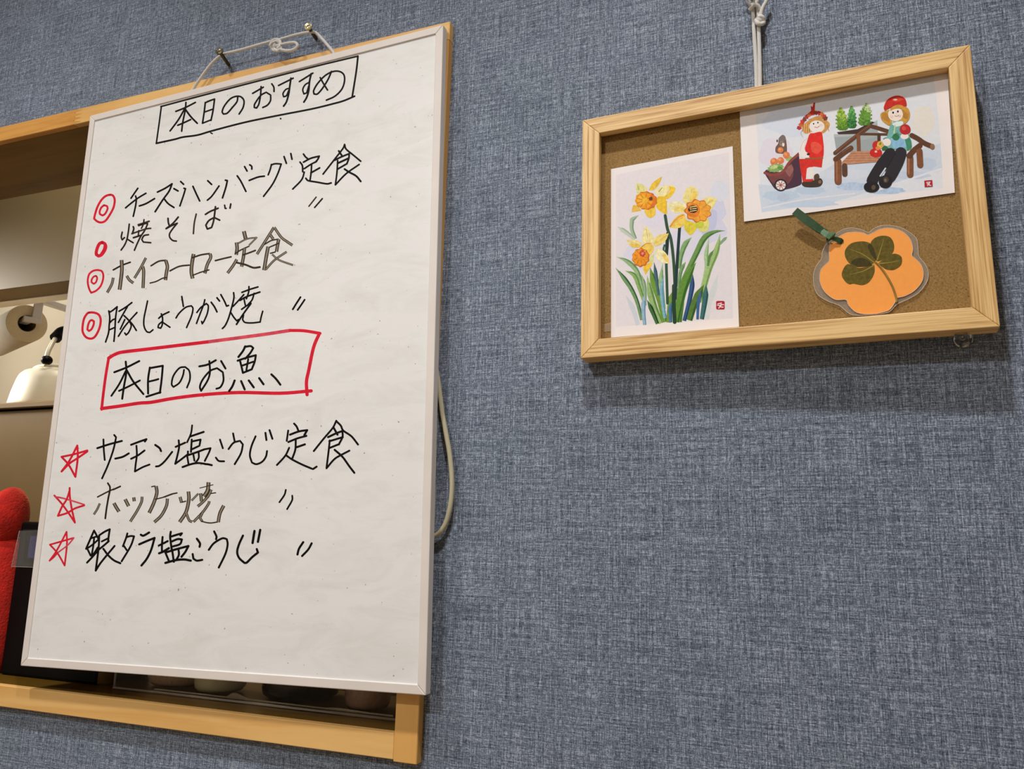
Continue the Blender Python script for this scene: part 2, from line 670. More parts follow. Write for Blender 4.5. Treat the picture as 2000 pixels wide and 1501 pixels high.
# ceiling downlights of the dining side, then the added fill panel
fill_glow = plain((255, 250, 240), 0.5, emit=3.0, name='fill_diffuser')
for lc, lb in ((DOWNLIGHT, 'small round downlight in the ceiling above the oak frame'),
               (DOWNLIGHT1, 'small round downlight in the ceiling above the marker board'),
               (DOWNLIGHT2, 'small round downlight in the ceiling further back over the room')):
    t = thing('ceiling_light', (lc[0], lc[1], CEIL), lb, 'lamp')
    bm = bmesh.new()
    add_lathe(bm, (lc[0], lc[1], CEIL), (0, 0, -1), [(0.07, 0), (0.07, 0.012), (0.06, 0.016), (0.056, 0.006), (0, 0.006)], cap=False)
    link_mesh('trim_ring', bm, OFFW, t)
t = thing('ceiling_light', (FILL_PANEL[0], FILL_PANEL[1], CEIL), 'added square fill light in the ceiling at the left of the room', 'lamp')
box('frame', FILL_PANEL[0] - 0.33, FILL_PANEL[0] + 0.33, FILL_PANEL[1] - 0.33, FILL_PANEL[1] + 0.33, CEIL - 0.02, CEIL, OFFW, t)
box('diffuser', FILL_PANEL[0] - 0.3, FILL_PANEL[0] + 0.3, FILL_PANEL[1] - 0.3, FILL_PANEL[1] + 0.3, CEIL - 0.028, CEIL - 0.02, fill_glow, t)

# ------------------------------------------------------------------ whiteboard
bt = 0.0232975
byaw, bpit = -0.0011517, -0.0055446
ct, st = math.cos(bt), math.sin(bt)
BS = Sheet((-0.4667766, -0.0195, ZO + 0.108744), (ct, byaw * ct - bpit * st, st), (-st, -byaw * st - bpit * ct, ct))
BW, BH, BD = 0.450, 0.600, 0.0088
board = thing('whiteboard', (0, 0, 0), 'tall white marker board of handwritten menu hung tilted over the wooden hatch', 'whiteboard')
board.matrix_basis = BS.matrix(BS.pt(0, -BH / 2, -BD))


def rail(bm, S, a0, a1, b1, b0, d0, d1, bev, mi=0):
    """mitred bar: outer a0-a1, inner b0-b1 (2d), front height d0, back d1"""
    P = [S.pt(*a0, d0), S.pt(*a1, d0), S.pt(*b1, d0), S.pt(*b0, d0), S.pt(*a0, d1), S.pt(*a1, d1), S.pt(*b1, d1), S.pt(*b0, d1)]
    add_hex(bm, P, bev, mi, 2)


def frame_rails(S, W, H, wd, front, back, mats, parent, name, bev, gap=0.0):
    o = [(-W / 2, -H / 2), (W / 2, -H / 2), (W / 2, H / 2), (-W / 2, H / 2)]
    i = [(-W / 2 + wd, -H / 2 + wd), (W / 2 - wd, -H / 2 + wd), (W / 2 - wd, H / 2 - wd), (-W / 2 + wd, H / 2 - wd)]
    for k in range(4):
        bm = bmesh.new()
        j = (k + 1) % 4
        rail(bm, S, o[k], o[j], i[j], i[k], front, back, bev)
        link_mesh(name, bm, mats[k % 2], parent)


frame_rails(BS, BW, BH, 0.0078, 0.0, -BD, [BFRAME, BFRAME], board, 'frame_rail', 0.0007)
bm = bmesh.new()
x, z = BW / 2 - 0.006, BH / 2 - 0.006
add_hex(bm, [BS.pt(-x, -z, -0.0012), BS.pt(x, -z, -0.0012), BS.pt(x, z, -0.0012), BS.pt(-x, z, -0.0012),
             BS.pt(-x, -z, -0.006), BS.pt(x, -z, -0.006), BS.pt(x, z, -0.006), BS.pt(-x, z, -0.006)])
link_mesh('writing_panel', bm, BOARD, board)
PANEL_S = BS.shifted(-0.0012)

INK = plain((10, 7, 7), 0.6, 0, 0.15, 200, 0.12, name='black_ink')
INK_SOFT = plain((40, 30, 25), 0.6, 0, 0.25, 200, 0.12, name='worn_black_ink')
INK_DRY = plain((56, 45, 33), 0.6, 0, 0.3, 300, 0.15, name='dry_ink_edge')
INK_PALE = plain((142, 130, 114), 0.6, 0, 0.15, 200, 0.2, name='dry_ink_centre')
RED = plain((214, 26, 52), 0.5, 0, 0.12, 200, 0.2, name='red_ink')
RED_PALE = plain((212, 74, 90), 0.5, 0, 0.2, 200, 0.2, name='thin_red_ink')
LIFT = [0.00002]


def strokes(name, z, spec, m, label=None):
    """z = (left, top, scale) of the note sheet; spec lines 'width: x y x y ...'.  A 'c' width is a chisel
    stroke, dark at its edges and pale in the middle."""
    ox, oy, sc = z if not isinstance(z, list) else z[0]
    bm = bmesh.new()
    LIFT[0] = 0.00002
    for ln in spec.strip().splitlines():
        ln = ln.strip()
        if not ln:
            continue
        if ln[0] == '@':
            ox, oy, sc = [float(q) for q in ln[1:].split()]
            continue
        wd, xy = ln.split(':')
        chisel = wd.startswith('c')
        pale = wd.startswith('p')
        closed = wd.startswith('o')
        wd = float(wd.lstrip('cpo')) / sc * (1.02 if chisel else 1.2)
        q = [float(t) for t in xy.split()]
        P = [Vector((ox + q[k] / sc, oy + q[k + 1] / sc)) for k in range(0, len(q), 2)]
        if closed:
            n0 = len(P)
            PP = P[-2:] + P + P[:3]
            PP = smooth_path(PP, 5)
            P = PP[10:10 + 5 * n0 + 1]
        else:
            P = smooth_path(P, 5)
        LIFT[0] += 0.0000006
        for run in rib2d(P, wd, caps=not chisel):
            LIFT[0] += 0.0000004
            for pl in run:
                add_poly(bm, [PANEL_S.px(v.x, v.y, LIFT[0]) for v in pl], 1 if (pale or chisel) else 0)
        if chisel:
            for run in rib2d(P, wd * 0.42, caps=False):
                LIFT[0] += 0.0000004
                for pl in run:
                    add_poly(bm, [PANEL_S.px(v.x, v.y, LIFT[0]) for v in pl], 2)
    bm.normal_update()
    for f in bm.faces:
        if f.normal.dot(BS.ey) > 0:
            f.normal_flip()
    o = link_mesh(name, bm, m, board)
    if label:
        o['label'] = label
    return o


BK = [INK, INK_SOFT, INK_PALE]
BKD = [INK_SOFT, INK_DRY, INK_PALE]
RD = [RED, RED_PALE, RED_PALE]
strokes('heading_box', (280, 80, 4.5454), '''
12: 160 580 140 730 115 908
14: 115 908 280 872 350 853 480 835 600 800 900 722 1200 660 1500 602 1700 553 1780 530 1875 490
14: 1905 135 1890 270 1855 490
12: 155 582 500 490 1100 335 1550 220 1905 135
12: 1217 688 1220 690
10: 598 815 612 822
''', BK, 'black ruled box round the heading')
strokes('heading_text', (280, 80, 4.5454), '''
13: 288 625 370 592 462 545
13: 378 545 372 610 350 720 340 800
13: 368 600 310 700 237 798
14: 368 600 420 670 478 730
13: 305 748 360 725 420 697
13: 550 545 540 630 525 730
13: 550 548 590 530 632 515 618 620 600 705
12: 545 630 615 605
12: 525 730 600 700
13: 838 498 830 540 790 590 745 640 710 648 700 625 720 575 770 515 820 492 865 495 893 530 885 590 850 648
13: 970 465 1065 410
13: 1045 405 1040 480 1025 560 1005 595 985 590 988 560 1040 485 1090 455 1130 480 1128 530 1100 570 1060 590
13: 1140 380 1158 410 1160 448
13: 1200 395 1330 330
14: 1310 330 1300 400 1290 470 1270 540 1245 578
12: 1295 420 1265 430 1240 465 1245 495 1270 485 1290 440
13: 1385 360 1505 285
14: 1490 290 1475 360 1468 440 1450 500 1425 542
12: 1465 370 1435 390 1415 430 1425 470 1450 460 1468 400
13: 1570 325 1600 380 1635 435
13: 1670 270 1640 340 1590 420 1545 470 1515 470 1512 440 1545 380 1610 310 1680 272 1740 270 1780 300 1785 360 1760 430 1700 490 1625 525
''', BK, 'black handwritten heading at the top of the board')
strokes('menu_line', (150, 270, 6.6667), '''
19: 795 650 760 700 705 780
19: 900 715 800 775 700 850 635 905
19: 765 750 775 790 765 880 735 1015
20: 815 880 900 850 1012 785
20: 1050 700 1150 650 1240 592 1200 690 1120 800 1020 955
20: 1135 785 1190 850 1265 900
20: 1265 655 1318 685
20: 1352 562 1390 598
19: 1395 650 1415 655 1390 740 1342 880
20: 1512 625 1550 710 1600 815
20: 1705 552 1755 600
19: 1700 805 1760 750 1852 620
20: 1935 545 1960 550 1940 640 1897 775
@430 270 6.6667
20: 222 488 270 560 335 690
20: 318 368 350 425
20: 385 345 410 365 412 400
20: 378 548 490 505 575 492
19: 668 340 650 410 625 475
19: 668 345 720 330 795 335 750 460 680 600 565 755
20: 832 238 862 325
20: 920 198 935 272
20: 1085 205 1110 240 1145 270
20: 1040 310 1070 355 1075 435
20: 1085 310 1180 260 1290 232 1270 275 1240 310
19: 1095 395 1170 345 1255 300
19: 1190 345 1185 440 1170 545
20: 1180 450 1295 385
19: 1095 440 1060 540 945 660
20: 1115 520 1145 550 1260 570 1390 592 1445 580
19: 1620 80 1600 130 1500 260 1340 465
20: 1620 80 1640 140 1730 215 1830 298
22: 1545 165 1585 225
20: 1490 285 1580 240 1680 200
20: 1680 200 1675 260 1650 330
22: 1540 320 1670 260
20: 1530 400 1650 330
19: 1530 290 1520 450 1500 605 1640 460 1810 340
22: 1620 400 1680 440 1770 490 1830 560
''', BK, 'first dish line, in black, ending in two large characters')
strokes('menu_line', (150, 420, 8), '''
22: 710 265 695 340 710 385 745 350
22: 820 140 805 260 785 370 750 460 692 545
22: 785 370 830 400 880 430
p24: 960 150 1040 125 1130 95
20: 1050 70 1040 140 1010 205
20: 965 165 1040 140 1105 125
22: 1105 140 1060 240 1000 330 950 430 900 548
24: 882 180 890 215 870 280
p22: 860 290 960 255 1080 215 1155 205
20: 970 240 958 330
24: 885 352 1000 315
22: 1120 305 1050 320 1015 380 1040 420 1155 430
24: 1425 50 1430 110 1440 150
24: 1585 30 1500 130 1395 210
22: 1395 212 1480 165 1570 125 1500 210 1450 290 1455 350 1500 395 1555 405
@150 270 6.6667
p18: 1555 985 1530 1100 1518 1240
20: 1675 990 1740 950 1840 910
20: 1805 890 1795 980 1780 1080 1755 1160 1700 1180 1680 1130 1720 1070 1790 1030 1860 1065
@430 270 6.6667
18: 58 870 65 912 78 912
20: 138 855 128 908
''', BKD, 'second dish line, thin worn black strokes')
strokes('menu_line', (150, 420, 8), '''
22: 570 855 700 785 835 735
c58: 700 700 705 850 690 1000 668 1165
c42: 570 975 545 1080 475 1210
c44: 780 945 820 1010 885 1060
c40: 1080 665 1000 820 900 985
c50: 1030 800 1045 880 1035 1140
p22: 1160 790 1280 720 1390 705
c54: 1390 705 1415 800 1400 900 1385 1015
p18: 1145 1060 1240 1035 1340 985 1400 975
p22: 1455 870 1600 800 1755 780
c58: 1825 605 1800 750 1790 880 1810 990
@370 420 8
p22: 45 665 180 620 310 600
c50: 320 600 332 660 280 770 240 910
p18: 50 940 180 890 305 855
p22: 405 710 520 680 650 650
c60: 850 250 880 372
c56: 735 425 745 520 730 620
c26: 760 440 900 370 1050 350 930 470
p18: 715 600 800 545 930 485
c52: 860 520 845 640 815 805
p22: 840 620 940 585 1030 550
c46: 740 690 680 790 595 905
p26: 740 740 880 775 1000 820 1100 810
c42: 1320 190 1220 350 1055 610
c42: 1325 190 1430 340 1520 410 1610 470
c46: 1265 310 1310 375
p18: 1175 455 1280 395 1390 375
c52: 1395 375 1375 480 1360 570
p18: 1250 500 1390 440
c56: 1230 490 1200 650 1165 860
p18: 1265 595 1340 575
c34: 1190 850 1330 700 1520 570
c30: 1290 610 1400 700 1620 780
''', BKD, 'third dish line, wide drying strokes with dark edges')
strokes('menu_line', (150, 540, 8), '''
23: 500 535 515 640 505 770 495 880 450 1020
23: 515 555 570 520 630 470 605 650 595 850 580 1010
22: 515 720 560 675 600 660
22: 510 830 600 790
23: 660 540 760 480 860 405
22: 790 470 720 590 650 715
23: 740 610 830 700 880 760 930 840
22: 750 670 680 820
22: 940 560 840 670 740 790 650 930
22: 820 690 850 770 810 870 770 910 750 880
22: 1105 380 1080 500 1050 650 1050 770 1090 855 1140 872 1190 830
23: 1280 650 1340 600 1440 550
22: 1320 580 1340 650 1335 750 1310 805 1270 795 1280 750 1330 705 1455 790
23: 1640 310 1655 400 1665 465
22: 1550 645 1600 570 1700 480 1790 455 1815 500 1790 620 1715 795
@370 540 8
22: 115 560 180 480 265 420 295 460 280 570 230 690 200 735 190 700
22: 240 360 220 440 170 570 110 730
24: 340 400 390 470 430 550
24: 430 330 470 380
23: 490 280 545 380 580 460 610 450
23: 690 250 695 330 660 480 610 650 560 760 515 810
23: 640 550 690 630 740 690 765 670
22: 680 465 760 380 850 280
23: 820 245 940 200 1070 160
22: 930 155 925 240 890 345
24: 790 370 900 310 1100 240
22: 850 330 865 410 875 450
23: 815 510 900 450 960 415
22: 1010 260 980 360 920 430
24: 960 420 850 570 735 745
22: 845 600 830 670 870 715 980 722 1105 708 1120 630 1145 540
''', BK, 'fourth dish line, black with curly characters')
strokes('fish_heading_box', (180, 630, 4.348), '''
20: 140 300 115 450 95 600 80 735
24: 80 728 250 705 400 682 500 675 700 640 950 610 1250 592 1600 598 1860 578
24: 1930 90 1880 210 1840 400 1820 500 1825 610
24: 140 300 190 270 250 250 500 220 1000 160
p24: 1000 160 1450 100 1680 65
22: 1680 65 1800 68 1935 90
''', RD, 'red box drawn round the middle heading')
strokes('fish_heading_text', (180, 630, 4.348), '''
15: 188 420 290 380 400 325
15: 285 330 290 420 270 540 255 645
14: 285 410 230 520 163 620
15: 295 405 350 500 435 605
14: 228 578 310 540 405 490
15: 490 380 475 480 475 600
15: 490 385 600 365 590 480 575 595
14: 478 500 540 485 562 478
15: 460 628 580 590
13: 780 400 770 450 740 510 690 545 675 520 690 450 740 385 790 375 825 410 830 480 805 550
15: 910 370 980 355 1050 318
14: 995 325 1000 420 980 490 925 578 915 540 940 480 1000 410 1060 385 1110 420 1115 490 1090 545 1055 560
15: 1095 325 1132 388
16: 1300 200 1280 240 1242 290
15: 1295 205 1345 198 1368 215 1340 260 1300 305
15: 1235 322 1300 300 1390 275 1380 330 1355 395
15: 1255 320 1270 380 1280 425 1355 395
14: 1325 310 1310 400
14: 1270 365 1370 330
16: 1210 490 1190 540 1163 580
16: 1265 495 1295 565
16: 1330 490 1372 548
16: 1418 470 1455 522
16: 1522 438 1560 475 1598 525
''', BK, 'black handwritten heading inside the red box')
strokes('menu_line', (100, 810, 6.6667), '''
23: 600 432 760 380 920 338
21: 680 318 685 450 697 585
21: 820 260 845 290 810 450 740 650 662 825
23: 835 568 930 545 1010 500
23: 1040 388 1140 350 1240 315 1220 345
22: 1040 570 1130 525 1215 462
21: 1110 400 1115 520 1100 640 1090 735 1190 680 1280 645
24: 1355 390 1410 430 1430 470
22: 1365 670 1410 660 1480 600 1575 480
22: 1660 330 1665 420 1640 540 1615 635 1690 580 1780 510 1780 475
22: 1620 415 1745 360
20: 1835 135 1820 240 1770 355
23: 1810 280 1985 220
22: 1830 320 1820 480
22: 1830 345 1945 320 1930 400 1835 445
23: 1760 530 1880 490 2000 445
21: 1770 530 1790 650
21: 1850 510 1865 595
21: 1920 490 1920 560 1880 620
23: 1710 678 1820 640 1910 625 2000 635
@400 810 6.25
20: 0 418 70 405 50 460 0 560
22: 0 598 40 602 85 612
20: 185 300 220 405
20: 135 520 170 560 235 565
20: 345 225 365 325
20: 290 415 350 340 430 315 465 360 440 470 365 600
20: 620 260 570 380 550 490 575 580 630 600 700 570 745 510 760 440
21: 740 218 752 305
21: 790 185 825 290
21: 1090 105 1120 140 1140 185
20: 1018 190 1000 315
22: 1040 240 1150 200 1250 185 1215 245
21: 1020 330 1130 285 1240 255
21: 1110 300 1105 420 1070 525
22: 1115 395 1222 358
20: 1030 400 980 500 880 610
21: 990 490 1070 545 1200 610 1320 660 1365 630
20: 1605 70 1560 160 1450 290 1330 440
21: 1610 80 1660 130 1690 190 1790 260 1870 360
22: 1570 150 1620 240
22: 1505 270 1600 225 1680 195
21: 1680 200 1680 270 1635 360
21: 1520 320 1685 270
21: 1515 405 1640 355
20: 1525 310 1510 450 1485 650 1580 540 1660 490 1765 435
22: 1585 425 1680 510 1760 620 1825 705
''', BK, 'fifth dish line, just below the red box')
strokes('menu_line', (90, 930, 8), '''
p20: 805 320 950 245 1050 200
22: 1050 205 1160 155
24: 965 105 1000 180 970 350 945 500 925 655
c34: 840 420 800 510 745 595
c54: 1060 415 1095 480 1140 550
c54: 1235 355 1290 465
c50: 1370 325 1378 388
c42: 1500 315 1490 400 1420 540 1315 705
p16: 1650 160 1700 150
c54: 1718 150 1730 260 1680 420 1610 570
p16: 1710 355 1850 320 2000 265
c48: 1895 345 1880 460 1800 610 1690 715
@320 930 6.6667
p16: 0 268 100 230 170 215
c40: 210 265 232 342
p14: 235 335 285 322
c46: 320 195 325 300 290 460 205 595
c34: 290 470 330 570 370 590
c26: 360 315 450 222
c42: 480 218 490 325
c50: 582 75 570 180 520 260
p10: 470 150 550 130 640 108
c36: 618 170 580 250 510 330 440 390
p12: 610 222 675 212
c34: 590 320 585 350 510 460 385 592
c34: 510 455 470 540 500 585
p14: 490 585 600 605 700 592
c44: 780 378 730 480 708 595
''', BKD, 'sixth dish line, wide drying strokes')
strokes('menu_line', (80, 1020, 8), '''
27: 830 125 770 260 705 410
27: 830 125 870 200 905 270
25: 780 245 880 215
25: 710 410 800 350 885 275
25: 830 250 815 380 790 520
26: 730 420 775 515
25: 885 390 850 450 800 520
27: 720 625 800 540 905 420
27: 910 200 900 400 855 750 940 620 1150 365
27: 915 195 1000 140 1075 105 1060 200 1050 285
25: 950 295 1050 245
27: 905 420 980 360 1060 290
28: 975 410 1050 510 1140 590 1240 635
26: 1350 170 1330 240 1280 370
26: 1335 228 1400 210 1455 215 1400 370 1260 605
26: 1290 355 1340 430
30: 1560 190 1600 205 1690 155
30: 1535 340 1650 290 1775 240 1720 430 1650 570 1570 670
28: 1900 225 1890 360 1890 455
28: 1840 360 1980 290
30: 1845 480 1920 450 2000 400
@320 1020 6.6667
22: 0 270 50 240
22: 0 370 65 330
24: 90 120 82 190 102 345
24: 100 180 180 155 235 140 215 165
24: 105 245 180 215 235 220 210 280 120 310
25: 20 390 150 350 320 305 280 380 230 445
24: 20 390 70 510
24: 110 370 130 510
24: 190 345 195 420 160 490
26: 20 525 150 490 260 480 350 495
25: 430 210 470 270 465 315
24: 375 410 385 470 430 495 500 485
24: 655 115 685 180 680 215
23: 585 355 650 270 760 205 820 215 830 290 800 410 715 585
25: 1030 170 980 280 955 380 980 460 1050 525 1080 520 1150 450 1225 390 1210 345
27: 1180 110 1155 265
26: 1255 95 1225 250
''', BK, 'lowest dish line, bold black')
strokes('ditto_mark', (430, 270, 6.6667), '''
p16: 1250 765 1155 885
18: 1330 785 1230 900
''', BKD, 'ditto strokes after the second dish line')
strokes('ditto_mark', (370, 540, 8), '''
25: 1735 320 1670 420 1615 510
24: 1800 360 1740 450 1690 520
''', BK, 'ditto strokes after the fourth dish line')
strokes('ditto_mark', (320, 930, 6.6667), '''
20: 1588 175 1570 240 1505 335
20: 1672 250 1670 310 1605 425
''', BK, 'ditto strokes after the sixth dish line')
strokes('ditto_mark', (320, 1020, 6.6667), '''
25: 1815 255 1760 340 1740 415
24: 1925 270 1880 350 1800 435
''', BK, 'ditto strokes after the lowest dish line')
strokes('red_double_ring', (150, 270, 6.6667), '''
o24: 430 735 470 745 492 790 490 850 470 920 420 1010 370 1075 315 1095 265 1080 225 1045 240 980 270 890 315 810 370 755
o22: 355 870 395 882 400 920 370 980 335 1005 300 985 298 950 320 900
''', RD, 'red double ring before the first dish line')
strokes('red_blot_ring', (150, 420, 8), '''
o42: 398 425 440 450 452 500 430 560 385 620 340 638 305 615 305 570 325 500 355 445
44: 445 470 430 540 380 620
''', RD, 'small filled red ring before the second dish line')
strokes('red_double_ring', (150, 420, 8), '''
o26: 350 860 390 875 413 930 408 1010 370 1110 300 1180 225 1212 197 1160 175 1080 172 1000 195 920 250 872 310 857
o24: 300 948 318 980 300 1045 265 1072 232 1050 232 1010 262 962
''', RD, 'red double ring before the third dish line')
strokes('red_double_ring', (150, 540, 8), '''
o30: 190 562 270 562 340 592 372 660 365 760 330 860 280 940 220 968 145 945 95 870 90 780 112 660 150 592
o28: 235 678 268 697 262 750 230 820 190 848 165 825 178 750 205 692
''', RD, 'red double ring before the fourth dish line')
strokes('red_star', (100, 810, 6.6667), '''
23: 135 735 240 590 340 398 345 560 315 805 225 645 135 545 300 510 470 462 470 475 330 570 240 630 135 735
''', RD, 'red star before the fifth dish line')
strokes('red_star', (90, 930, 8), '''
26: 368 180 370 300 400 500 450 720 350 570 240 420 130 298
p22: 150 320 230 332 390 375 595 440
26: 595 452 450 500 330 570 185 615 250 470 320 360 368 220
''', RD, 'red star before the sixth dish line')
strokes('red_star', (80, 1020, 8), '''
24: 135 595 250 430 400 145 405 350 370 670 260 480 140 345 300 300 510 240
p20: 510 245 420 350 270 465
22: 260 470 200 540 135 595
''', RD, 'red star before the lowest dish line')

# ------------------------------------------------------------------ screws and cord above the board
BRASS_D = plain((92, 82, 58), 0.35, 0.7, 0.25, 300, name='dull_bronze')
BRASS_L = plain((206, 192, 150), 0.3, 0.75, 0.12, 300, name='pale_brass')


def screw(base, head, m, label):
    base, head = Vector(base), Vector(head)
    ax = (head - base).normalized()
    L = (head - base).length
    t = thing('wood_screw', base, label, 'screw', 'screws holding the board cord')
    bm = bmesh.new()
    prof = [(0.0014, -0.006), (0.0016, 0)]
    h = 0.0
    while h < L - 0.006:
        prof += [(0.00125, h + 0.0004), (0.00195, h + 0.0010), (0.00125, h + 0.0016)]
        h += 0.0016
    prof += [(0.0016, L - 0.004)]
    add_lathe(bm, base, ax, prof, 20)
    link_mesh('shank', bm, BRASS_D, t)
    bm = bmesh.new()
    R = 0.0042
    add_lathe(bm, base, ax, [(0.0016, L - 0.004), (R, L - 0.0006), (R, L), (R * 0.9, L + 0.0003), (0, L + 0.0004)], 28)
    hd = link_mesh('head', bm, m, t)
    bm = bmesh.new()
    e1 = Vector((0.85, 0, 0.5))
    e1 = (e1 - ax * e1.dot(ax)).normalized()
    e2 = ax.cross(e1)
    c = head + ax * 0.0006
    for a, b in ((e1, e2), (e2, e1)):
        add_poly(bm, [c + a * 0.0021 + b * 0.00035, c - a * 0.0021 + b * 0.00035, c - a * 0.0021 - b * 0.00035, c + a * 0.0021 - b * 0.00035])
    link_mesh('cross_slot', bm, BLACK, hd)
    return t


HL, HR = at_y(428.5, 100, -0.0215), at_y(601.5, 51.5, -0.0215)
SL, SR = at_y(447, 127, 0.0), at_y(618, 76, 0.0)
screw(SL, HL, BRASS_D, 'dark bronze screw in the blue wall, left and lower of the two above the board')
screw(SR, HR, BRASS_L, 'pale brass screw in the blue wall, right and higher of the two above the board')

cord = thing('hanging_cord', at_y(540, 90, -0.014), 'thin white knotted cord slung over two screws above the marker board', 'cord')
bm = bmesh.new()
YR = -0.0135
rp = 0.00152
pl = [at_y(374, 180, -0.0145), at_y(385, 162, -0.0145), at_y(410, 128, -0.014), at_y(428, 110.5, YR - 0.001), at_y(434, 107, YR),
      at_y(441, 104.5, YR), at_y(470, 97.5, YR), at_y(505, 87.5, YR), at_y(530, 80.5, YR)]
pr = [at_y(530, 82, YR), at_y(550, 76, YR), at_y(580, 67.5, YR), at_y(603, 63, YR), at_y(613, 62.5, YR + 0.001), at_y(619, 65.5, YR),
      at_y(632, 79, -0.014), at_y(648, 98, -0.0145), at_y(654, 107, -0.0145)]
add_tube(bm, pl, rp)
link_mesh('left_strand', bm, ROPE, cord)
bm = bmesh.new()
add_tube(bm, pr, rp)
link_mesh('right_strand', bm, ROPE, cord)
bm = bmesh.new()
kp = [(527, 90), (532, 80), (541, 77), (548, 82), (546, 92), (539, 99), (532, 96), (529, 87), (536, 82), (545, 86), (549, 94), (542, 100), (535, 94), (533, 86), (540, 80), (547, 86)]
add_tube(bm, [at_y(u, v, YR - 0.0014 - 0.0016 * math.sin(k * 1.9)) for k, (u, v) in enumerate(kp)], rp)
add_ball(bm, at_y(538, 89, YR), (0.0044, 0.0028, 0.0046))
link_mesh('knot', bm, ROPE, cord)
bm = bmesh.new()
lp = [(540, 90), (552, 86.5), (568, 83.5), (578, 84), (582, 89), (577, 95), (566, 99), (553, 98), (542, 93)]
add_tube(bm, [at_y(u, v, YR - 0.002) for u, v in lp], rp * 1.03)
link_mesh('loop', bm, ROPE, cord)
# cord end hanging out at the right of the board
bm = bmesh.new()
sl = [(846, 690), (851, 715), (856, 745), (860, 775), (864.5, 810), (871, 845), (878, 885), (882, 925), (882.5, 955), (879, 990), (871, 1020), (860, 1038), (848, 1047), (838, 1050)]
sy = [-0.0045, -0.0045, -0.0045, -0.0045, -0.0045, -0.005, -0.0055, -0.006, -0.006, -0.006, -0.0055, -0.005, -0.0045, -0.0045]
o = bpy.data.objects
add_tube(bm, [at_y(u, v, y) for (u, v), y in zip(sl, sy)], 0.0021)
oo = link_mesh('cord_loop', bm, ROPE2, None, False, at_y(880, 960, -0.006))
tag(oo, 'cream braided cord bulging out from behind the right edge of the marker board', 'cord')

# ------------------------------------------------------------------ picture frame
ft, fyaw, fpit = 0.0047323, -0.0290767, -0.0134529
cf, sf = math.cos(ft), math.sin(ft)
FDEEP = -0.0210
fc = Vector((0.0346316, -0.016, ZO + 0.1886661))
d = fc - CAM
fc2 = CAM + d * ((FDEEP - CAM.y) / d.y)
k = (FDEEP - CAM.y) / (-0.016 - CAM.y)
FS = Sheet(fc2, (cf, fyaw * cf - fpit * sf, sf), (-sf, -fyaw * sf - fpit * cf, cf))
FWD, FHT = 0.29467 * k, 0.21236 * k
fr = thing('picture_frame', (0, 0, 0), 'light oak picture frame holding two painted cards and a clover tag', 'picture frame')
fr.matrix_basis = FS.matrix(FS.pt(0, -FHT / 2, -0.016))
for k in range(4):
    bm = bmesh.new()
    for wd, d0, d1 in ((0.0150, 0.0, -0.0076), (0.0092, -0.0076, -0.0160)):
        ho, hi = (FWD / 2, FHT / 2), (FWD / 2 - wd, FHT / 2 - wd)
        q = [(-1, -1), (1, -1), (1, 1), (-1, 1)]
        a0, a1 = q[k], q[(k + 1) % 4]
        rail(bm, FS, (a0[0] * ho[0], a0[1] * ho[1]), (a1[0] * ho[0], a1[1] * ho[1]), (a1[0] * hi[0], a1[1] * hi[1]), (a0[0] * hi[0], a0[1] * hi[1]), d0, d1, 0.0006 if d0 == 0 else 0.0)
    link_mesh('frame_bar', bm, [OAK_X, OAK_Z][k % 2], fr)
bm = bmesh.new()
x, z = FWD / 2 - 0.010, FHT / 2 - 0.010
BKH = -0.0095
add_hex(bm, [FS.pt(-x, -z, BKH), FS.pt(x, -z, BKH), FS.pt(x, z, BKH), FS.pt(-x, z, BKH),
             FS.pt(-x, -z, BKH - 0.003), FS.pt(x, -z, BKH - 0.003), FS.pt(x, z, BKH - 0.003), FS.pt(-x, z, BKH - 0.003)])
link_mesh('backing_board', bm, HARD, fr)
bm = bmesh.new()      # scrap of clear tape in the lower left corner
for q in ([(1180, 633), (1193, 629), (1193, 646), (1180, 648)],):
    add_poly(bm, [FS.px(u, v, BKH + 0.0006) for u, v in q])
link_mesh('tape_scrap', bm, plain((206, 190, 160), 0.15, alpha=0.35, name='clear_tape'), fr)


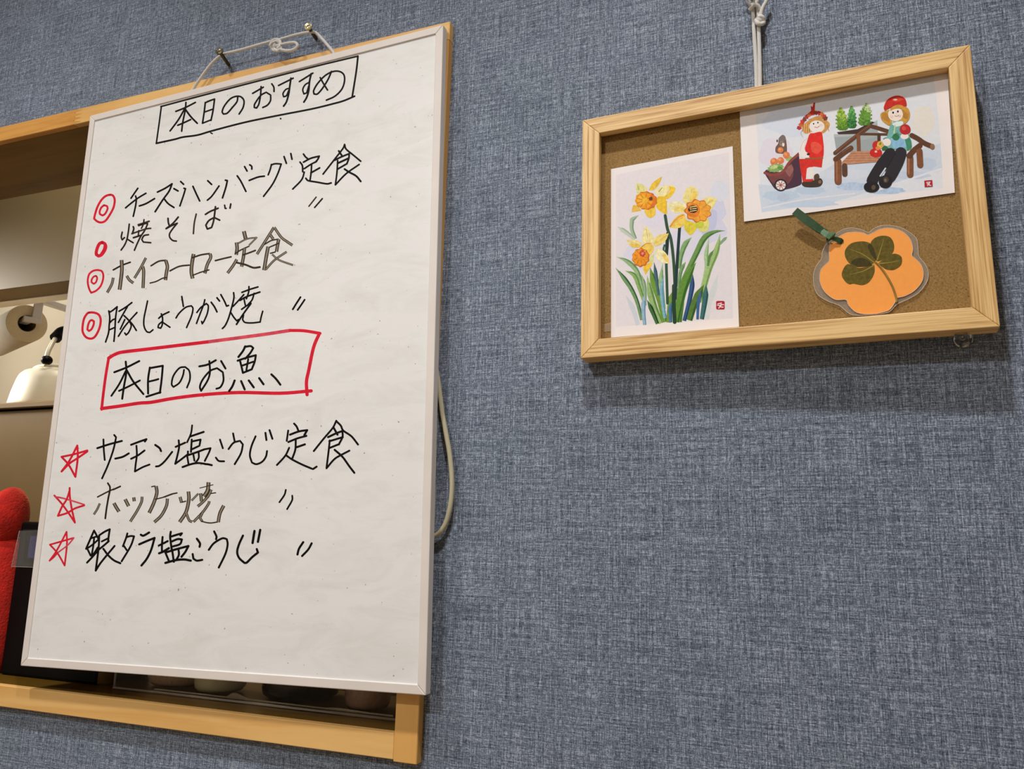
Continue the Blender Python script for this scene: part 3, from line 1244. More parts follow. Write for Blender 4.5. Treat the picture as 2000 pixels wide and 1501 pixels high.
# ------------------------------------------------------------------ painted cards
class Painting:
    def __init__(s, name, sheet, h, label):
        s.bm = bmesh.new()
        s.mats = []
        s.S = sheet
        s.h0 = h
        s.h = h
        s.name = name
        s.label = label
        s.z = (0, 0, 1)

    def mi(s, c):
        m = c if not isinstance(c, tuple) else plain(c, 0.62, 0, 0.14 if max(c) - min(c) > 45 else 0.025, 420, 0.25, name='watercolour')
        if m not in s.mats:
            s.mats.append(m)
        return s.mats.index(m)

    def v(s, x, y):
        ox, oy, sc = s.z
        return Vector((ox + x / sc, oy + y / sc))

    def put(s, polys, c):
        s.h += 0.0000007
        i = s.mi(c)
        for p in polys:
            f = add_poly(s.bm, [s.S.px(q.x, q.y, s.h) for q in p], i)

    def sheet(s, corners, thick=0.00028):
        """the paper: corners in photo coordinates, tl tr br bl"""
        i = s.mi(PAPER)
        q = [s.S.px(u, v, s.h0) for u, v in (corners[3], corners[2], corners[1], corners[0])]
        add_hex(s.bm, q + [p + s.S.ey * thick for p in q], 0, i)

    def poly(s, pts, c, curve=False):
        P = [s.v(pts[k], pts[k + 1]) for k in range(0, len(pts), 2)]
        if curve:
            n0 = len(P)
            PP = smooth_path(P[-2:] + P + P[:3], 4, -0.2)
            P = PP[8:8 + 4 * n0]
        s.put([P], c)

    def blob(s, pts, c):
        s.poly(pts, c, True)

    def ell(s, x, y, rx, ry, c, rot=0, n=18, wav=0.0, k=9):
        P = []
        for i in range(n):
            a = 2 * PI * i / n
            f = 1 + wav * math.sin(k * a)
            px, py = rx * f * math.cos(a), ry * f * math.sin(a)
            P.append(s.v(x + px * math.cos(rot) - py * math.sin(rot), y + px * math.sin(rot) + py * math.cos(rot)))
        s.put([P], c)

    def line(s, pts, wd, c, taper=None, caps=True):
        P = smooth_path([s.v(pts[k], pts[k + 1]) for k in range(0, len(pts), 2)], 4)
        for run in rib2d(P, wd / s.z[2], taper=taper, caps=caps):
            s.put(run, c)

    def leaf(s, pts, wd, c, c2=None):
        P = smooth_path([s.v(pts[k], pts[k + 1]) for k in range(0, len(pts), 2)], 5)
        n = len(P)
        tp = lambda t: max(0.02, min(1, 3.2 * t) * (1 - 0.35 * t))
        L, R = [], []
        for i in range(n):
            dd = P[min(i + 1, n - 1)] - P[max(i - 1, 0)]
            q = Vector((-dd.y, dd.x)).normalized() * (wd / s.z[2] / 2 * tp(i / (n - 1)))
            L.append(P[i] + q)
            R.append(P[i] - q)
        s.put([[L[i], L[i + 1], R[i + 1], R[i]] for i in range(n - 1)], c)
        if c2:
            M = [(a * 0.35 + b * 0.65) for a, b in zip(L, R)]
            M0 = [(a * 0.05 + b * 0.95) for a, b in zip(L, R)]
            s.put([[M[i], M[i + 1], M0[i + 1], M0[i]] for i in range(2, n - 1)], c2)

    def done(s, origin_uv, cat):
        s.bm.normal_update()
        for f in s.bm.faces:
            if len(f.verts) and f.material_index != 0 and f.normal.dot(s.S.ey) > 0:
                f.normal_flip()
        o = link_mesh(s.name, s.bm, s.mats, None, False, s.S.px(*origin_uv, s.h0))
        return tag(o, s.label, cat)


PAPER = plain((240, 234, 234), 0.6, 0, 0.015, 40, 0.25, name='card_paper')

p = Painting('postcard', FS, BKH + 0.0009, 'upright postcard painted with three yellow daffodils, at the left in the oak frame')
p.sheet([(1193.5, 330), (1431, 285.5), (1443.5, 638), (1193.5, 659)])
p.z = (1180, 320, 4.414)
p.poly([100, 95, 560, -5, 1075, -98, 1085, 300, 1100, 900, 1112, 1330, 290, 1388, 100, 1405], (231, 225, 230))
for a in ((850, 560, 210, 130, (216, 216, 236)), (960, 400, 90, 110, (212, 214, 236)), (290, 800, 130, 110, (222, 220, 236)),
          (480, 480, 150, 80, (226, 222, 236)), (700, 700, 190, 130, (222, 221, 236)), (1000, 230, 80, 90, (221, 224, 236))):
    p.ell(*a, n=24, wav=0.06, k=5)
p.ell(900, 500, 70, 120, (198, 202, 232), 0.3, 24, 0.05, 5)
p.leaf([300, 440, 240, 480, 238, 560, 270, 645], 44, (168, 190, 160), (120, 150, 120))
p.leaf([115, 540, 190, 590, 265, 650], 46, (196, 208, 192), (160, 182, 160))
p.leaf([185, 1130, 240, 1230, 270, 1310, 290, 1390], 50, (206, 214, 222))
p.leaf([980, 950, 945, 1080, 905, 1200, 885, 1335], 60, (214, 220, 220))
p.leaf([105, 800, 200, 840, 285, 930, 330, 1080, 350, 1220], 50, (152, 182, 132), (98, 140, 84))
p.leaf([98, 895, 160, 970, 230, 1070, 285, 1190, 325, 1345], 46, (112, 152, 96), (40, 84, 62))
p.leaf([178, 918, 260, 960, 300, 1060, 345, 1190], 44, (140, 176, 104), (92, 140, 62))
p.leaf([322, 950, 350, 1060, 355, 1190], 34, (150, 180, 140), (100, 140, 110))
p.leaf([345, 1120, 338, 1260, 350, 1388], 46, (152, 182, 204), (104, 144, 176))
p.leaf([370, 960, 400, 1120, 440, 1250, 492, 1372], 66, (152, 184, 118), (96, 140, 70))
p.leaf([370, 1170, 420, 1280, 460, 1378], 46, (60, 110, 50), (18, 46, 28))
p.leaf([395, 890, 430, 1020, 480, 1170, 525, 1362], 74, (110, 152, 56), (62, 104, 28))
p.leaf([430, 845, 450, 980, 472, 1130], 36, (66, 106, 116), (34, 66, 84))
p.leaf([505, 855, 490, 1000, 500, 1120, 515, 1250], 52, (156, 192, 146), (110, 156, 100))
p.leaf([515, 960, 496, 1080, 505, 1200, 525, 1330], 40, (132, 182, 202), (84, 142, 176))
p.leaf([760, 930, 758, 1050, 730, 1200, 690, 1352], 50, (48, 88, 136), (22, 52, 98))
p.leaf([600, 1085, 572, 1200, 555, 1366], 62, (116, 152, 56), (74, 108, 30))
p.leaf([580, 1190, 570, 1260, 575, 1365], 40, (70, 120, 160), (40, 84, 124))
p.leaf([665, 1090, 655, 1230, 645, 1362], 76, (108, 154, 66), (66, 112, 34))
p.leaf([755, 632, 700, 690, 662, 790, 645, 900], 54, (138, 174, 116), (86, 130, 74))
p.leaf([1045, 574, 950, 586, 862, 640, 790, 780, 722, 920, 645, 1090, 600, 1250], 58, (112, 152, 80), (66, 112, 44))
p.leaf([705, 842, 662, 920, 640, 1060], 40, (124, 164, 112), (84, 130, 70))
p.leaf([792, 848, 732, 950, 682, 1080, 642, 1250, 620, 1362], 84, (96, 144, 52), (50, 100, 28))
p.leaf([905, 635, 880, 780, 882, 900, 842, 1080], 46, (172, 202, 152), (128, 168, 108))
p.leaf([1060, 628, 1030, 655, 995, 692], 30, (134, 164, 134))
p.leaf([1000, 600, 972, 730, 905, 900, 862, 1050, 815, 1190], 66, (164, 194, 124), (116, 156, 76))
p.leaf([945, 740, 910, 800, 895, 880], 30, (92, 134, 70))
p.leaf([860, 1040, 812, 1130, 772, 1220, 735, 1347], 78, (84, 124, 46), (48, 88, 26))
p.leaf([882, 1040, 868, 1180, 842, 1338], 58, (58, 112, 108), (28, 78, 82))
p.leaf([835, 1090, 812, 1200, 805, 1340], 34, (60, 100, 150))
p.line([602, 1050, 600, 1200, 608, 1362], 34, (26, 62, 34))
p.line([552, 590, 536, 800, 540, 1000, 546, 1200], 24, (42, 84, 54))
p.line([548, 600, 542, 700, 536, 780], 30, (20, 46, 40))
p.line([526, 445, 546, 560, 576, 650, 600, 850, 612, 1100], 26, (44, 78, 52))
p.line([650, 550, 636, 750, 620, 1000, 612, 1160], 26, (22, 52, 54))
p.line([520, 700, 512, 740, 540, 790], 16, (40, 96, 70))
# three flowers
YL, YG, PA = (240, 226, 150), (238, 202, 70), (244, 234, 186)
p.blob([275, 162, 340, 182, 372, 225, 332, 262, 282, 250], (230, 224, 148))
p.line([290, 190, 300, 225], 8, (170, 180, 100))
p.blob([500, 106, 478, 170, 432, 222, 384, 226, 420, 160], (236, 198, 66))
p.blob([440, 232, 510, 190, 590, 184, 612, 230, 562, 292, 490, 292], (242, 230, 172))
p.blob([560, 190, 612, 205, 606, 240, 552, 300, 480, 300, 560, 250], (240, 200, 56))
p.line([470, 240, 500, 205], 7, (160, 160, 70))
p.blob([462, 282, 530, 300, 545, 432, 512, 424, 450, 372], (240, 196, 44))
p.blob([352, 390, 440, 362, 442, 432, 402, 466, 362, 442], (240, 202, 70))
p.blob([236, 416, 250, 356, 292, 366, 322, 402], (232, 190, 74))
p.ell(362, 316, 94, 78, (206, 104, 22), 0.1, 40, 0.05, 11)
p.ell(352, 316, 84, 70, (242, 160, 26), 0.1, 40, 0.05, 11)
p.ell(330, 310, 44, 42, (246, 184, 50), 0, 24, 0.05, 7)
p.blob([396, 262, 452, 286, 444, 352, 384, 386, 418, 330], (222, 120, 24))
p.ell(402, 300, 16, 20, (110, 52, 14))
p.blob([760, 192, 812, 240, 790, 322, 722, 346, 680, 312, 700, 230], (240, 224, 142))
p.blob([776, 230, 800, 260, 776, 316, 740, 330, 750, 280], (240, 206, 96))
p.blob([855, 306, 900, 286, 976, 296, 950, 352, 902, 422, 850, 372], (243, 228, 146))
p.line([930, 310, 890, 345], 14, (238, 200, 100))
p.blob([540, 340, 620, 324, 692, 340, 702, 402, 650, 422, 580, 410], (241, 234, 184))
p.blob([620, 360, 690, 370, 695, 408, 600, 412], (240, 216, 120))
p.blob([690, 430, 630, 450, 578, 510, 564, 546, 652, 550, 702, 500], (240, 206, 92))
p.line([680, 440, 620, 475, 570, 538], 14, (230, 160, 50))
p.blob([700, 480, 690, 552, 740, 612, 782, 580, 802, 520], (226, 206, 60))
p.blob([800, 500, 882, 460, 906, 520, 882, 582, 820, 572], (226, 222, 124))
p.blob([790, 500, 860, 500, 850, 545, 790, 545], (202, 208, 60))
p.ell(808, 404, 112, 96, (214, 116, 34), 0.15, 44, 0.09, 9)
p.ell(812, 404, 102, 86, (243, 168, 50), 0.15, 44, 0.09, 9)
p.ell(770, 400, 56, 62, (226, 128, 30), 0, 24)
p.ell(765, 390, 42, 33, (42, 14, 12))
for yy in (372, 390, 408):
    p.line([742, yy, 796, yy - 8], 7, (236, 216, 140))
p.blob([355, 526, 420, 620, 416, 682, 350, 692, 325, 640], (243, 229, 162))
p.line([362, 560, 376, 640], 6, (214, 190, 110))
p.blob([430, 650, 480, 610, 557, 598, 530, 660, 470, 702, 430, 702], (241, 217, 122))
p.blob([190, 654, 260, 654, 322, 682, 300, 716, 230, 710], (238, 220, 150))
p.blob([230, 690, 300, 690, 310, 720, 240, 718], (236, 200, 84))
p.blob([440, 730, 500, 740, 546, 790, 562, 858, 500, 852, 445, 800], (245, 236, 188))
p.blob([500, 760, 548, 800, 560, 856, 520, 830], (240, 212, 110))
p.blob([430, 770, 420, 850, 380, 868, 390, 810], (222, 222, 150))
p.blob([370, 860, 334, 890, 356, 954, 392, 902, 422, 850], (240, 200, 64))
p.blob([300, 732, 370, 682, 420, 700, 424, 750, 366, 812, 330, 790], (246, 207, 88))
p.line([305, 735, 355, 690, 400, 684], 7, (210, 140, 40))
p.ell(316, 806, 74, 80, (206, 104, 24), 0.2, 40, 0.06, 10)
p.ell(312, 804, 66, 71, (240, 152, 26), 0.2, 40, 0.06, 10)
p.ell(330, 770, 26, 30, (204, 70, 50), 0, 20, 0.12, 6)
p.ell(332, 772, 10, 12, (236, 150, 130))
for q, cc in (([285, 175, 320, 240], (206, 196, 110)), ([335, 190, 345, 240], (212, 200, 120)), ([490, 130, 440, 205], (214, 160, 40)), ([520, 200, 500, 270], (214, 206, 130)),
              ([575, 205, 530, 280], (220, 166, 36)), ([540, 320, 528, 410], (214, 150, 30)), ([400, 395, 405, 445], (220, 160, 40)), ([470, 300, 520, 330], (250, 216, 90)),
              ([755, 215, 740, 320], (222, 196, 96)), ([720, 250, 722, 320], (248, 236, 180)), ([920, 300, 880, 370], (224, 196, 100)), ([560, 360, 660, 380], (222, 208, 130)),
              ([610, 490, 680, 460], (224, 170, 60)), ([730, 590, 735, 510], (190, 180, 40)), ([760, 590, 770, 530], (240, 226, 110)), ([870, 565, 850, 510], (196, 200, 80)),
              ([390, 600, 395, 670], (222, 196, 110)), ([345, 600, 350, 670], (250, 240, 196)), ([540, 615, 450, 680], (222, 178, 70)), ([210, 665, 290, 690], (220, 186, 90)),
              ([480, 760, 545, 840], (222, 196, 110)), ([460, 790, 510, 840], (250, 244, 210)), ([350, 880, 360, 930], (222, 170, 40)), ([340, 760, 400, 700], (250, 222, 130)), ([370, 780, 410, 730], (226, 170, 50))):
    p.line(q, 9, cc, taper=lambda t: 0.35 + 1.3 * t * (1 - t) * 2)
for a in range(9):
    t = a * 2 * PI / 9
    p.line([352 + 30 * math.cos(t), 316 + 26 * math.sin(t), 352 + 76 * math.cos(t), 316 + 62 * math.sin(t)], 5, (214, 118, 20))
    p.line([812 + 56 * math.cos(t), 404 + 48 * math.sin(t), 812 + 94 * math.cos(t), 404 + 80 * math.sin(t)], 5, (220, 126, 34))
    p.line([314 + 28 * math.cos(t), 800 + 30 * math.sin(t), 312 + 58 * math.cos(t), 804 + 62 * math.sin(t)], 5, (214, 112, 20))
SEAL = (178, 24, 48)
p.blob([968, 1184, 1002, 1180, 1036, 1184, 1038, 1218, 1036, 1250, 1002, 1253, 968, 1250, 966, 1216], SEAL)
for q in ([980, 1205, 1012, 1199], [976, 1217, 1002, 1219, 988, 1243], [1008, 1208, 1004, 1232, 1026, 1234], [1012, 1214, 1030, 1212]):
    p.line(q, 8, (240, 226, 226))
p.done((1318, 650), 'postcard')

p = Painting('postcard', FS, BKH + 0.0010, 'wide postcard painted with two dolls, barrow and bench, upper right in the oak frame')
p.sheet([(1444.3, 207), (1850, 128), (1865.0, 376), (1453.3, 432.5)])
p.z = (1430, 140, 5.005)
p.poly([228, 345, 232, 420, 262, 900, 288, 1378, 1100, 1262, 2060, 1135, 2040, 700, 2000, 300, 1965, -30, 1000, 150], (226, 230, 238))
p.ell(600, 480, 300, 150, (216, 224, 240), 0, 24, 0.08, 5)
p.ell(430, 800, 170, 160, (228, 222, 236), 0, 24, 0.08, 5)
p.poly([255, 1100, 640, 1130, 1000, 900, 1500, 870, 2036, 700, 2055, 960, 1500, 1130, 1000, 1270, 290, 1372], (208, 219, 234))
for a in ((480, 1210, 180, 50, (192, 210, 230)), (760, 1160, 150, 40, (190, 208, 230)), (1180, 1120, 160, 40, (186, 206, 232)), (700, 1290, 330, 36, (198, 214, 234)),
          (1500, 1160, 190, 36, (180, 202, 230)), (1750, 1010, 190, 40, (200, 212, 232)), (1900, 900, 100, 60, (196, 210, 232)),
          (1100, 1000, 260, 50, (214, 222, 236)), (500, 1230, 60, 40, (188, 202, 222))):
    p.ell(*a, n=26, wav=0.08, k=7)
p.line([300, 1330, 700, 1250, 1200, 1190], 14, (228, 228, 238))
p.line([1300, 1200, 1700, 1060, 2040, 950], 20, (228, 232, 242))
p.ell(1870, 480, 110, 150, (232, 228, 220), 0, 24, 0.06, 5)
# barrow and load
p.blob([455, 652, 490, 618, 522, 640, 536, 780, 502, 802, 430, 792, 424, 740, 450, 700], (112, 88, 74))
p.blob([455, 655, 492, 616, 520, 640, 515, 675, 470, 680], (120, 110, 108))
p.ell(487, 702, 26, 26, (150, 126, 110))
p.ell(500, 712, 12, 20, (232, 226, 222))
p.ell(478, 696, 4, 4, (20, 16, 16))
p.ell(502, 693, 4, 4, (20, 16, 16))
p.ell(440, 676, 8, 14, (70, 54, 46))
p.ell(468, 820, 26, 20, (228, 222, 220))
p.ell(560, 850, 50, 26, (150, 186, 110), 0.3, 20, 0.15, 7)
for cx, cy, r in ((530, 815, 35), (410, 880, 38), (475, 868, 34), (472, 764, 28)):
    p.ell(cx, cy, r, r, (224, 126, 72))
    p.ell(cx - r * 0.25, cy - r * 0.3, r * 0.45, r * 0.4, (238, 164, 112))
p.blob([318, 990, 345, 955, 420, 975, 500, 970, 560, 880, 650, 795, 682, 1062, 662, 1110, 520, 1152, 430, 1152, 378, 1090], (72, 42, 60))
p.blob([350, 1015, 430, 1010, 500, 985, 560, 905, 600, 1000, 540, 1100, 430, 1105, 380, 1070], (118, 62, 62))
p.blob([520, 960, 580, 900, 600, 960, 560, 1030], (150, 96, 90))
p.ell(425, 940, 80, 38, (138, 176, 96), -0.2, 28, 0.14, 11)
p.ell(410, 930, 40, 18, (196, 214, 150), -0.3, 20, 0.2, 8)
p.ell(470, 945, 30, 18, (98, 146, 66), 0.4, 20, 0.2, 8)
p.line([318, 988, 380, 1008, 440, 1000, 500, 972, 560, 884, 655, 798], 26, (146, 66, 54))
p.ell(475, 1108, 64, 62, (46, 30, 42))
p.ell(475, 1108, 48, 46, (236, 230, 228))
for a in range(4):
    cx, cy = math.cos(a * PI / 4 + 0.3) * 46, math.sin(a * PI / 4 + 0.3) * 44
    p.line([475 - cx, 1108 - cy, 475 + cx, 1108 + cy], 7, (170, 100, 90))
p.ell(475, 1108, 9, 9, (150, 70, 60))
# doll in red
p.blob([690, 530, 745, 480, 790, 500, 778, 580, 722, 606, 690, 570], (204, 146, 72))
p.blob([740, 470, 850, 430, 930, 480, 956, 522, 910, 590, 860, 596, 800, 500], (206, 150, 80))
for a in range(9):
    p.line([700 + a * 9, 505 + (a % 3) * 8, 690 + a * 11, 585 + (a % 2) * 14], 6, ((176, 116, 46), (232, 186, 110))[a % 2])
    p.line([880 + a * 6, 455 + a * 8, 905 + a * 5, 475 + a * 13], 6, ((176, 116, 46), (232, 186, 110))[a % 2])
p.ell(828, 536, 76, 60, (242, 233, 226))
for q in ([(700, 480)], ):
    pass
for i, (cx, cy) in enumerate(((655, 548), (672, 520), (686, 490), (708, 464), (730, 440), (756, 420), (786, 408), (818, 402), (850, 405), (880, 418), (902, 440), (912, 456))):
    p.ell(cx, cy, 24, 20, ((178, 40, 44), (208, 104, 48), (206, 52, 34), (120, 60, 34))[i % 4], 0.5 * i, 16, 0.15, 5)
p.poly([768, 330, 784, 345, 796, 302, 812, 304, 806, 378, 845, 398, 750, 402, 772, 380], (196, 44, 30))
p.ell(796, 508, 7, 8, (24, 18, 18))
p.ell(838, 497, 7, 8, (24, 18, 18))
p.line([806, 540, 830, 547, 852, 532], 5, (150, 60, 50))
p.ell(868, 522, 18, 14, (240, 212, 206))
p.blob([756, 610, 800, 600, 872, 590, 890, 680, 896, 760, 880, 842, 770, 846, 712, 762, 730, 690], (224, 34, 20))
p.blob([770, 700, 830, 690, 880, 740, 840, 800, 780, 780], (236, 82, 60))
p.blob([742, 640, 682, 680, 650, 770, 670, 832, 740, 842, 750, 805, 704, 762, 722, 690], (240, 232, 230))
p.line([735, 650, 690, 690, 664, 770], 5, (206, 190, 190))
p.ell(745, 806, 16, 12, (40, 30, 30))
p.poly([652, 852, 886, 850, 876, 936, 800, 926, 730, 944, 720, 1050, 792, 1048, 800, 1072, 692, 1082, 668, 960], (214, 38, 24))
p.line([720, 850, 884, 842], 16, (150, 90, 40))
p.blob([735, 945, 802, 930, 796, 1032, 740, 1042], (239, 231, 228))
p.blob([690, 1078, 760, 1074, 802, 1060, 862, 1040, 886, 1080, 850, 1124, 720, 1128, 682, 1105], (62, 46, 34))
p.blob([802, 1012, 840, 996, 852, 1040, 800, 1062], (84, 64, 40))
p.ell(858, 1076, 16, 18, (130, 104, 70))
p.line([690, 640, 670, 600, 690, 560], 6, (206, 170, 150))
# bench side of the card
p.z = (1610, 140, 5.36)
p.poly([98, 655, 330, 640, 555, 505, 556, 600, 590, 830, 130, 850], (160, 170, 174))
p.poly([98, 655, 330, 640, 555, 505, 556, 545, 330, 672, 104, 686], (184, 190, 192))
p.poly([132, 632, 350, 600, 500, 520, 530, 530, 330, 652, 148, 656], (62, 44, 34))
p.line([380, 690, 440, 690, 560, 650], 40, (170, 178, 180))
for bx_, by_, tx_, ty_, wdt, cols in ((192, 622, 172, 388, 74, ((84, 132, 30), (120, 164, 40), (172, 200, 80))),
                                      (290, 600, 286, 372, 56, ((38, 104, 44), (64, 144, 62), (110, 176, 90))),
                                      (420, 570, 442, 342, 78, ((72, 126, 36), (110, 160, 52), (190, 210, 150)))):
    p.blob([bx_ - wdt * 0.7, by_ - 20, bx_ - wdt * 0.55, (by_ + ty_) / 2, tx_ - wdt * 0.25, ty_ + 40, tx_ + wdt * 0.25, ty_ + 40, bx_ + wdt * 0.6, (by_ + ty_) / 2, bx_ + wdt * 0.7, by_ - 20], cols[0])
    for j in range(11):
        t = j / 10
        cx, cy = bx_ + (tx_ - bx_) * t, by_ - 18 + (ty_ + 34 - by_) * t
        half = wdt * math.sqrt(max(0.08, 1 - t ** 2.6 * 0.93)) * (0.86 + 0.12 * t)
        for q in (-2, 2, -1, 1, 0) if j % 2 else (-1.5, 1.5, -0.5, 0.5):
            f = q / 2
            lift = 36 * (1.1 - abs(f))
            p.leaf([cx + f * half * 0.25, cy + 8, cx + f * half * 0.7, cy - 4, cx + f * half * 1.05, cy - lift],
                   24, cols[min(2, max(0, int(t * 2.0 + random.random() * 1.3)))], cols[0] if random.random() < 0.6 else None)
BR1, BR2, BR3 = (98, 58, 34), (128, 78, 46), (74, 46, 32)
p.line([112, 850, 300, 700, 480, 566, 570, 592, 664, 622], 40, BR1)
p.line([120, 838, 300, 690, 478, 556], 12, BR2)
p.line([380, 650, 664, 655], 24, BR1)
p.line([356, 672, 362, 830], 40, BR2)
p.line([572, 662, 572, 725], 34, BR3)
p.poly([180, 950, 290, 832, 590, 830, 562, 942, 190, 972], (196, 138, 104))
for yy in (858, 884, 908, 934):
    p.line([290 - (yy - 832) * 0.9, yy, 420, yy - 4, 575, yy - 2], 5, (160, 104, 74))
p.line([212, 985, 214, 1070], 58, (92, 60, 38))
p.line([142, 940, 144, 1145], 76, BR2)
p.line([130, 945, 132, 1140], 18, (160, 104, 66))
p.line([278, 798, 200, 850, 118, 915], 54, BR1)
p.line([270, 788, 190, 840], 14, BR2)
p.line([915, 665, 980, 700, 1045, 745, 1130, 782], 50, BR1)
p.ell(1132, 783, 24, 30, (150, 106, 74))
p.line([1000, 772, 940, 820, 885, 880], 56, BR1)
p.line([996, 832, 1004, 975], 66, BR2)
p.line([898, 905, 898, 1075], 70, BR2)
p.line([884, 910, 884, 1070], 16, (166, 112, 72))
p.ell(893, 880, 36, 30, (88, 54, 34))
# doll with a cap
p.ell(548, 770, 46, 48, (196, 36, 30))
p.ell(540, 848, 66, 50, (206, 30, 24))
p.ell(585, 765, 34, 40, (232, 178, 84))
p.ell(560, 800, 24, 20, (222, 140, 60))
p.ell(586, 752, 10, 16, (90, 150, 60), 0.5)
p.ell(540, 835, 14, 12, (240, 200, 190))
p.blob([596, 432, 680, 396, 706, 530, 682, 562, 620, 525, 590, 480], (206, 152, 60), )
p.blob([815, 370, 880, 385, 896, 470, 850, 540, 800, 530, 800, 470], (208, 154, 62))
for a in range(7):
    p.line([615 + a * 12, 430 + a * 3, 605 + a * 12, 490 + a * 6], 7, (170, 112, 36))
    p.line([825 + a * 9, 400 + a * 8, 815 + a * 9, 470 + a * 5], 7, (172, 116, 38))
p.blob([700, 545, 760, 520, 822, 520, 852, 590, 885, 650, 916, 780, 872, 822, 740, 812, 610, 822, 640, 740, 666, 640], (118, 178, 172))
p.poly([720, 800, 690, 700, 740, 690, 850, 690, 872, 782, 800, 800], (142, 192, 226))
p.blob([840, 700, 900, 700, 914, 790, 870, 824], (64, 138, 104))
p.blob([605, 800, 640, 770, 680, 812, 612, 824], (40, 104, 66))
p.blob([705, 545, 760, 522, 820, 520, 815, 555, 750, 575], (226, 240, 236))
p.line([740, 560, 730, 640], 14, (190, 220, 160))
p.ell(745, 446, 78, 74, (244, 231, 220))
p.ell(704, 470, 20, 15, (238, 206, 190))
p.ell(790, 462, 18, 14, (238, 206, 190))
p.ell(720, 428, 10, 12, (24, 22, 28))
p.ell(770, 416, 10, 12, (24, 22, 28))
p.line([738, 462, 760, 468, 780, 454], 5, (150, 60, 50))
p.ell(756, 440, 5, 4, (220, 160, 140))
p.blob([622, 372, 660, 292, 750, 250, 832, 268, 860, 322, 850, 364, 760, 352, 692, 376, 632, 408], (202, 32, 18))
p.blob([700, 282, 780, 264, 830, 290, 780, 310, 720, 310], (224, 70, 46))
p.ell(742, 291, 22, 9, (244, 214, 204))
p.blob([700, 375, 770, 345, 830, 362, 820, 384, 740, 390, 690, 412], (206, 152, 60))
p.ell(750, 684, 38, 36, (44, 120, 70))
p.line([706, 690, 760, 640, 790, 660], 5, (40, 90, 80))
p.ell(840, 676, 42, 30, (244, 232, 226))
p.ell(846, 604, 58, 56, (190, 32, 34))
p.ell(834, 592, 24, 22, (214, 74, 70))
p.ell(656, 738, 42, 40, (242, 232, 226))
p.line([618, 700, 640, 690, 690, 690], 10, (120, 178, 172))
p.line([690, 855, 610, 960, 545, 1060, 500, 1140], 118, (34, 28, 34))
p.line([800, 850, 770, 940, 720, 1040, 685, 1100], 124, (40, 34, 40))
p.line([745, 850, 690, 950, 640, 1040], 8, (14, 12, 16))
p.line([640, 1010, 585, 1090], 14, (214, 222, 236))
p.ell(494, 1206, 82, 58, (26, 20, 22))
p.ell(640, 1150, 72, 68, (28, 22, 24), -0.5)
p.ell(515, 1210, 22, 26, (90, 74, 54), 0.3)
p.ell(645, 1130, 30, 34, (70, 56, 44))
p.ell(640, 1135, 14, 18, (120, 104, 80))
p.poly([1046, 1140, 1130, 1132, 1134, 1200, 1050, 1206], SEAL)
for q in ([1070, 1158, 1108, 1154], [1074, 1172, 1092, 1168, 1080, 1192], [1102, 1162, 1096, 1186, 1116, 1190]):
    p.line(q, 8, (240, 226, 226))
p.done((1660, 402), 'postcard')

# ------------------------------------------------------------------ laminated clover tag
Z4 = (1520, 380, 5.774)


def z4(x, y):
    return (Z4[0] + x / Z4[2], Z4[1] + y / Z4[2])


def closed_curve(pts, n=4):
    P = [Vector((pts[k], pts[k + 1])) for k in range(0, len(pts), 2)]
    n0 = len(P)
    PP = smooth_path(P[-2:] + P + P[:3], n, 0.1)
    return PP[2 * n:2 * n + n * n0]


def slab(bm, pts2, h0, h1, mi=0, S=FS, top_only=False):
    A = [S.px(*z4(q.x, q.y), h1) for q in pts2]
    B = [S.px(*z4(q.x, q.y), h1) - (-S.ey) * (h1 - h0) for q in pts2]
    va = [bm.verts.new(q) for q in A]
    vb = [bm.verts.new(q) for q in B]
    fs = [bm.faces.new(va), bm.faces.new(list(reversed(vb)))]
    n = len(va)
    for i in range(n):
        fs.append(bm.faces.new([va[i], vb[i], vb[(i + 1) % n], va[(i + 1) % n]]))
    for f in fs:
        f.material_index = mi
    bmesh.ops.recalc_face_normals(bm, faces=fs)


tg = thing('clover_tag', FS.px(1705, 606, BKH + 0.001), 'orange flower shaped laminated tag with pressed clover and green ribbon, in the oak frame', 'tag')
lam = [555, 535, 500, 640, 490, 720, 432, 800, 400, 890, 405, 1030, 450, 1130, 560, 1200, 690, 1250, 800, 1340, 900, 1360, 1100, 1350, 1250, 1320, 1340, 1235,
       1480, 1170, 1600, 1090, 1680, 970, 1692, 880, 1660, 790, 1590, 700, 1578, 620, 1560, 500, 1470, 420, 1350, 362, 1200, 345, 1090, 375, 1020, 425, 950, 400,
       840, 375, 740, 390, 650, 440]
ins = [590, 545, 572, 620, 575, 740, 540, 780, 480, 850, 468, 960, 500, 1060, 560, 1130, 650, 1185, 764, 1185, 792, 1245, 890, 1330, 1060, 1345, 1240, 1305, 1310, 1225,
       1342, 1165, 1430, 1142, 1540, 1080, 1620, 980, 1638, 880, 1610, 790, 1545, 720, 1508, 684, 1518, 610, 1492, 510, 1420, 428, 1320, 388, 1220, 377, 1120, 402,
       1020, 452, 960, 432, 860, 420, 760, 435, 690, 470, 630, 530]
ORANGE = plain((255, 166, 78), 0.5, 0, 0.03, 300, 0.3, name='orange_card')
TH = BKH + 0.0016
bm = bmesh.new()
slab(bm, closed_curve(ins), TH - 0.0004, TH, 0)
link_mesh('orange_card', bm, ORANGE, tg)
bm = bmesh.new()
lc = closed_curve(lam)
ic = closed_curve(ins)
slab(bm, lc, TH - 0.0007, TH - 0.0004, 0)
FILM = plain((196, 186, 172), 0.12, 0, 0.02, 60, 0.5, trans=0.0, alpha=0.22, name='laminate_film')
lo = link_mesh('laminate_film', bm, FILM, tg)
bm = bmesh.new()
cl3 = [FS.px(*z4(q.x, q.y), TH - 0.0003) for q in lc] 
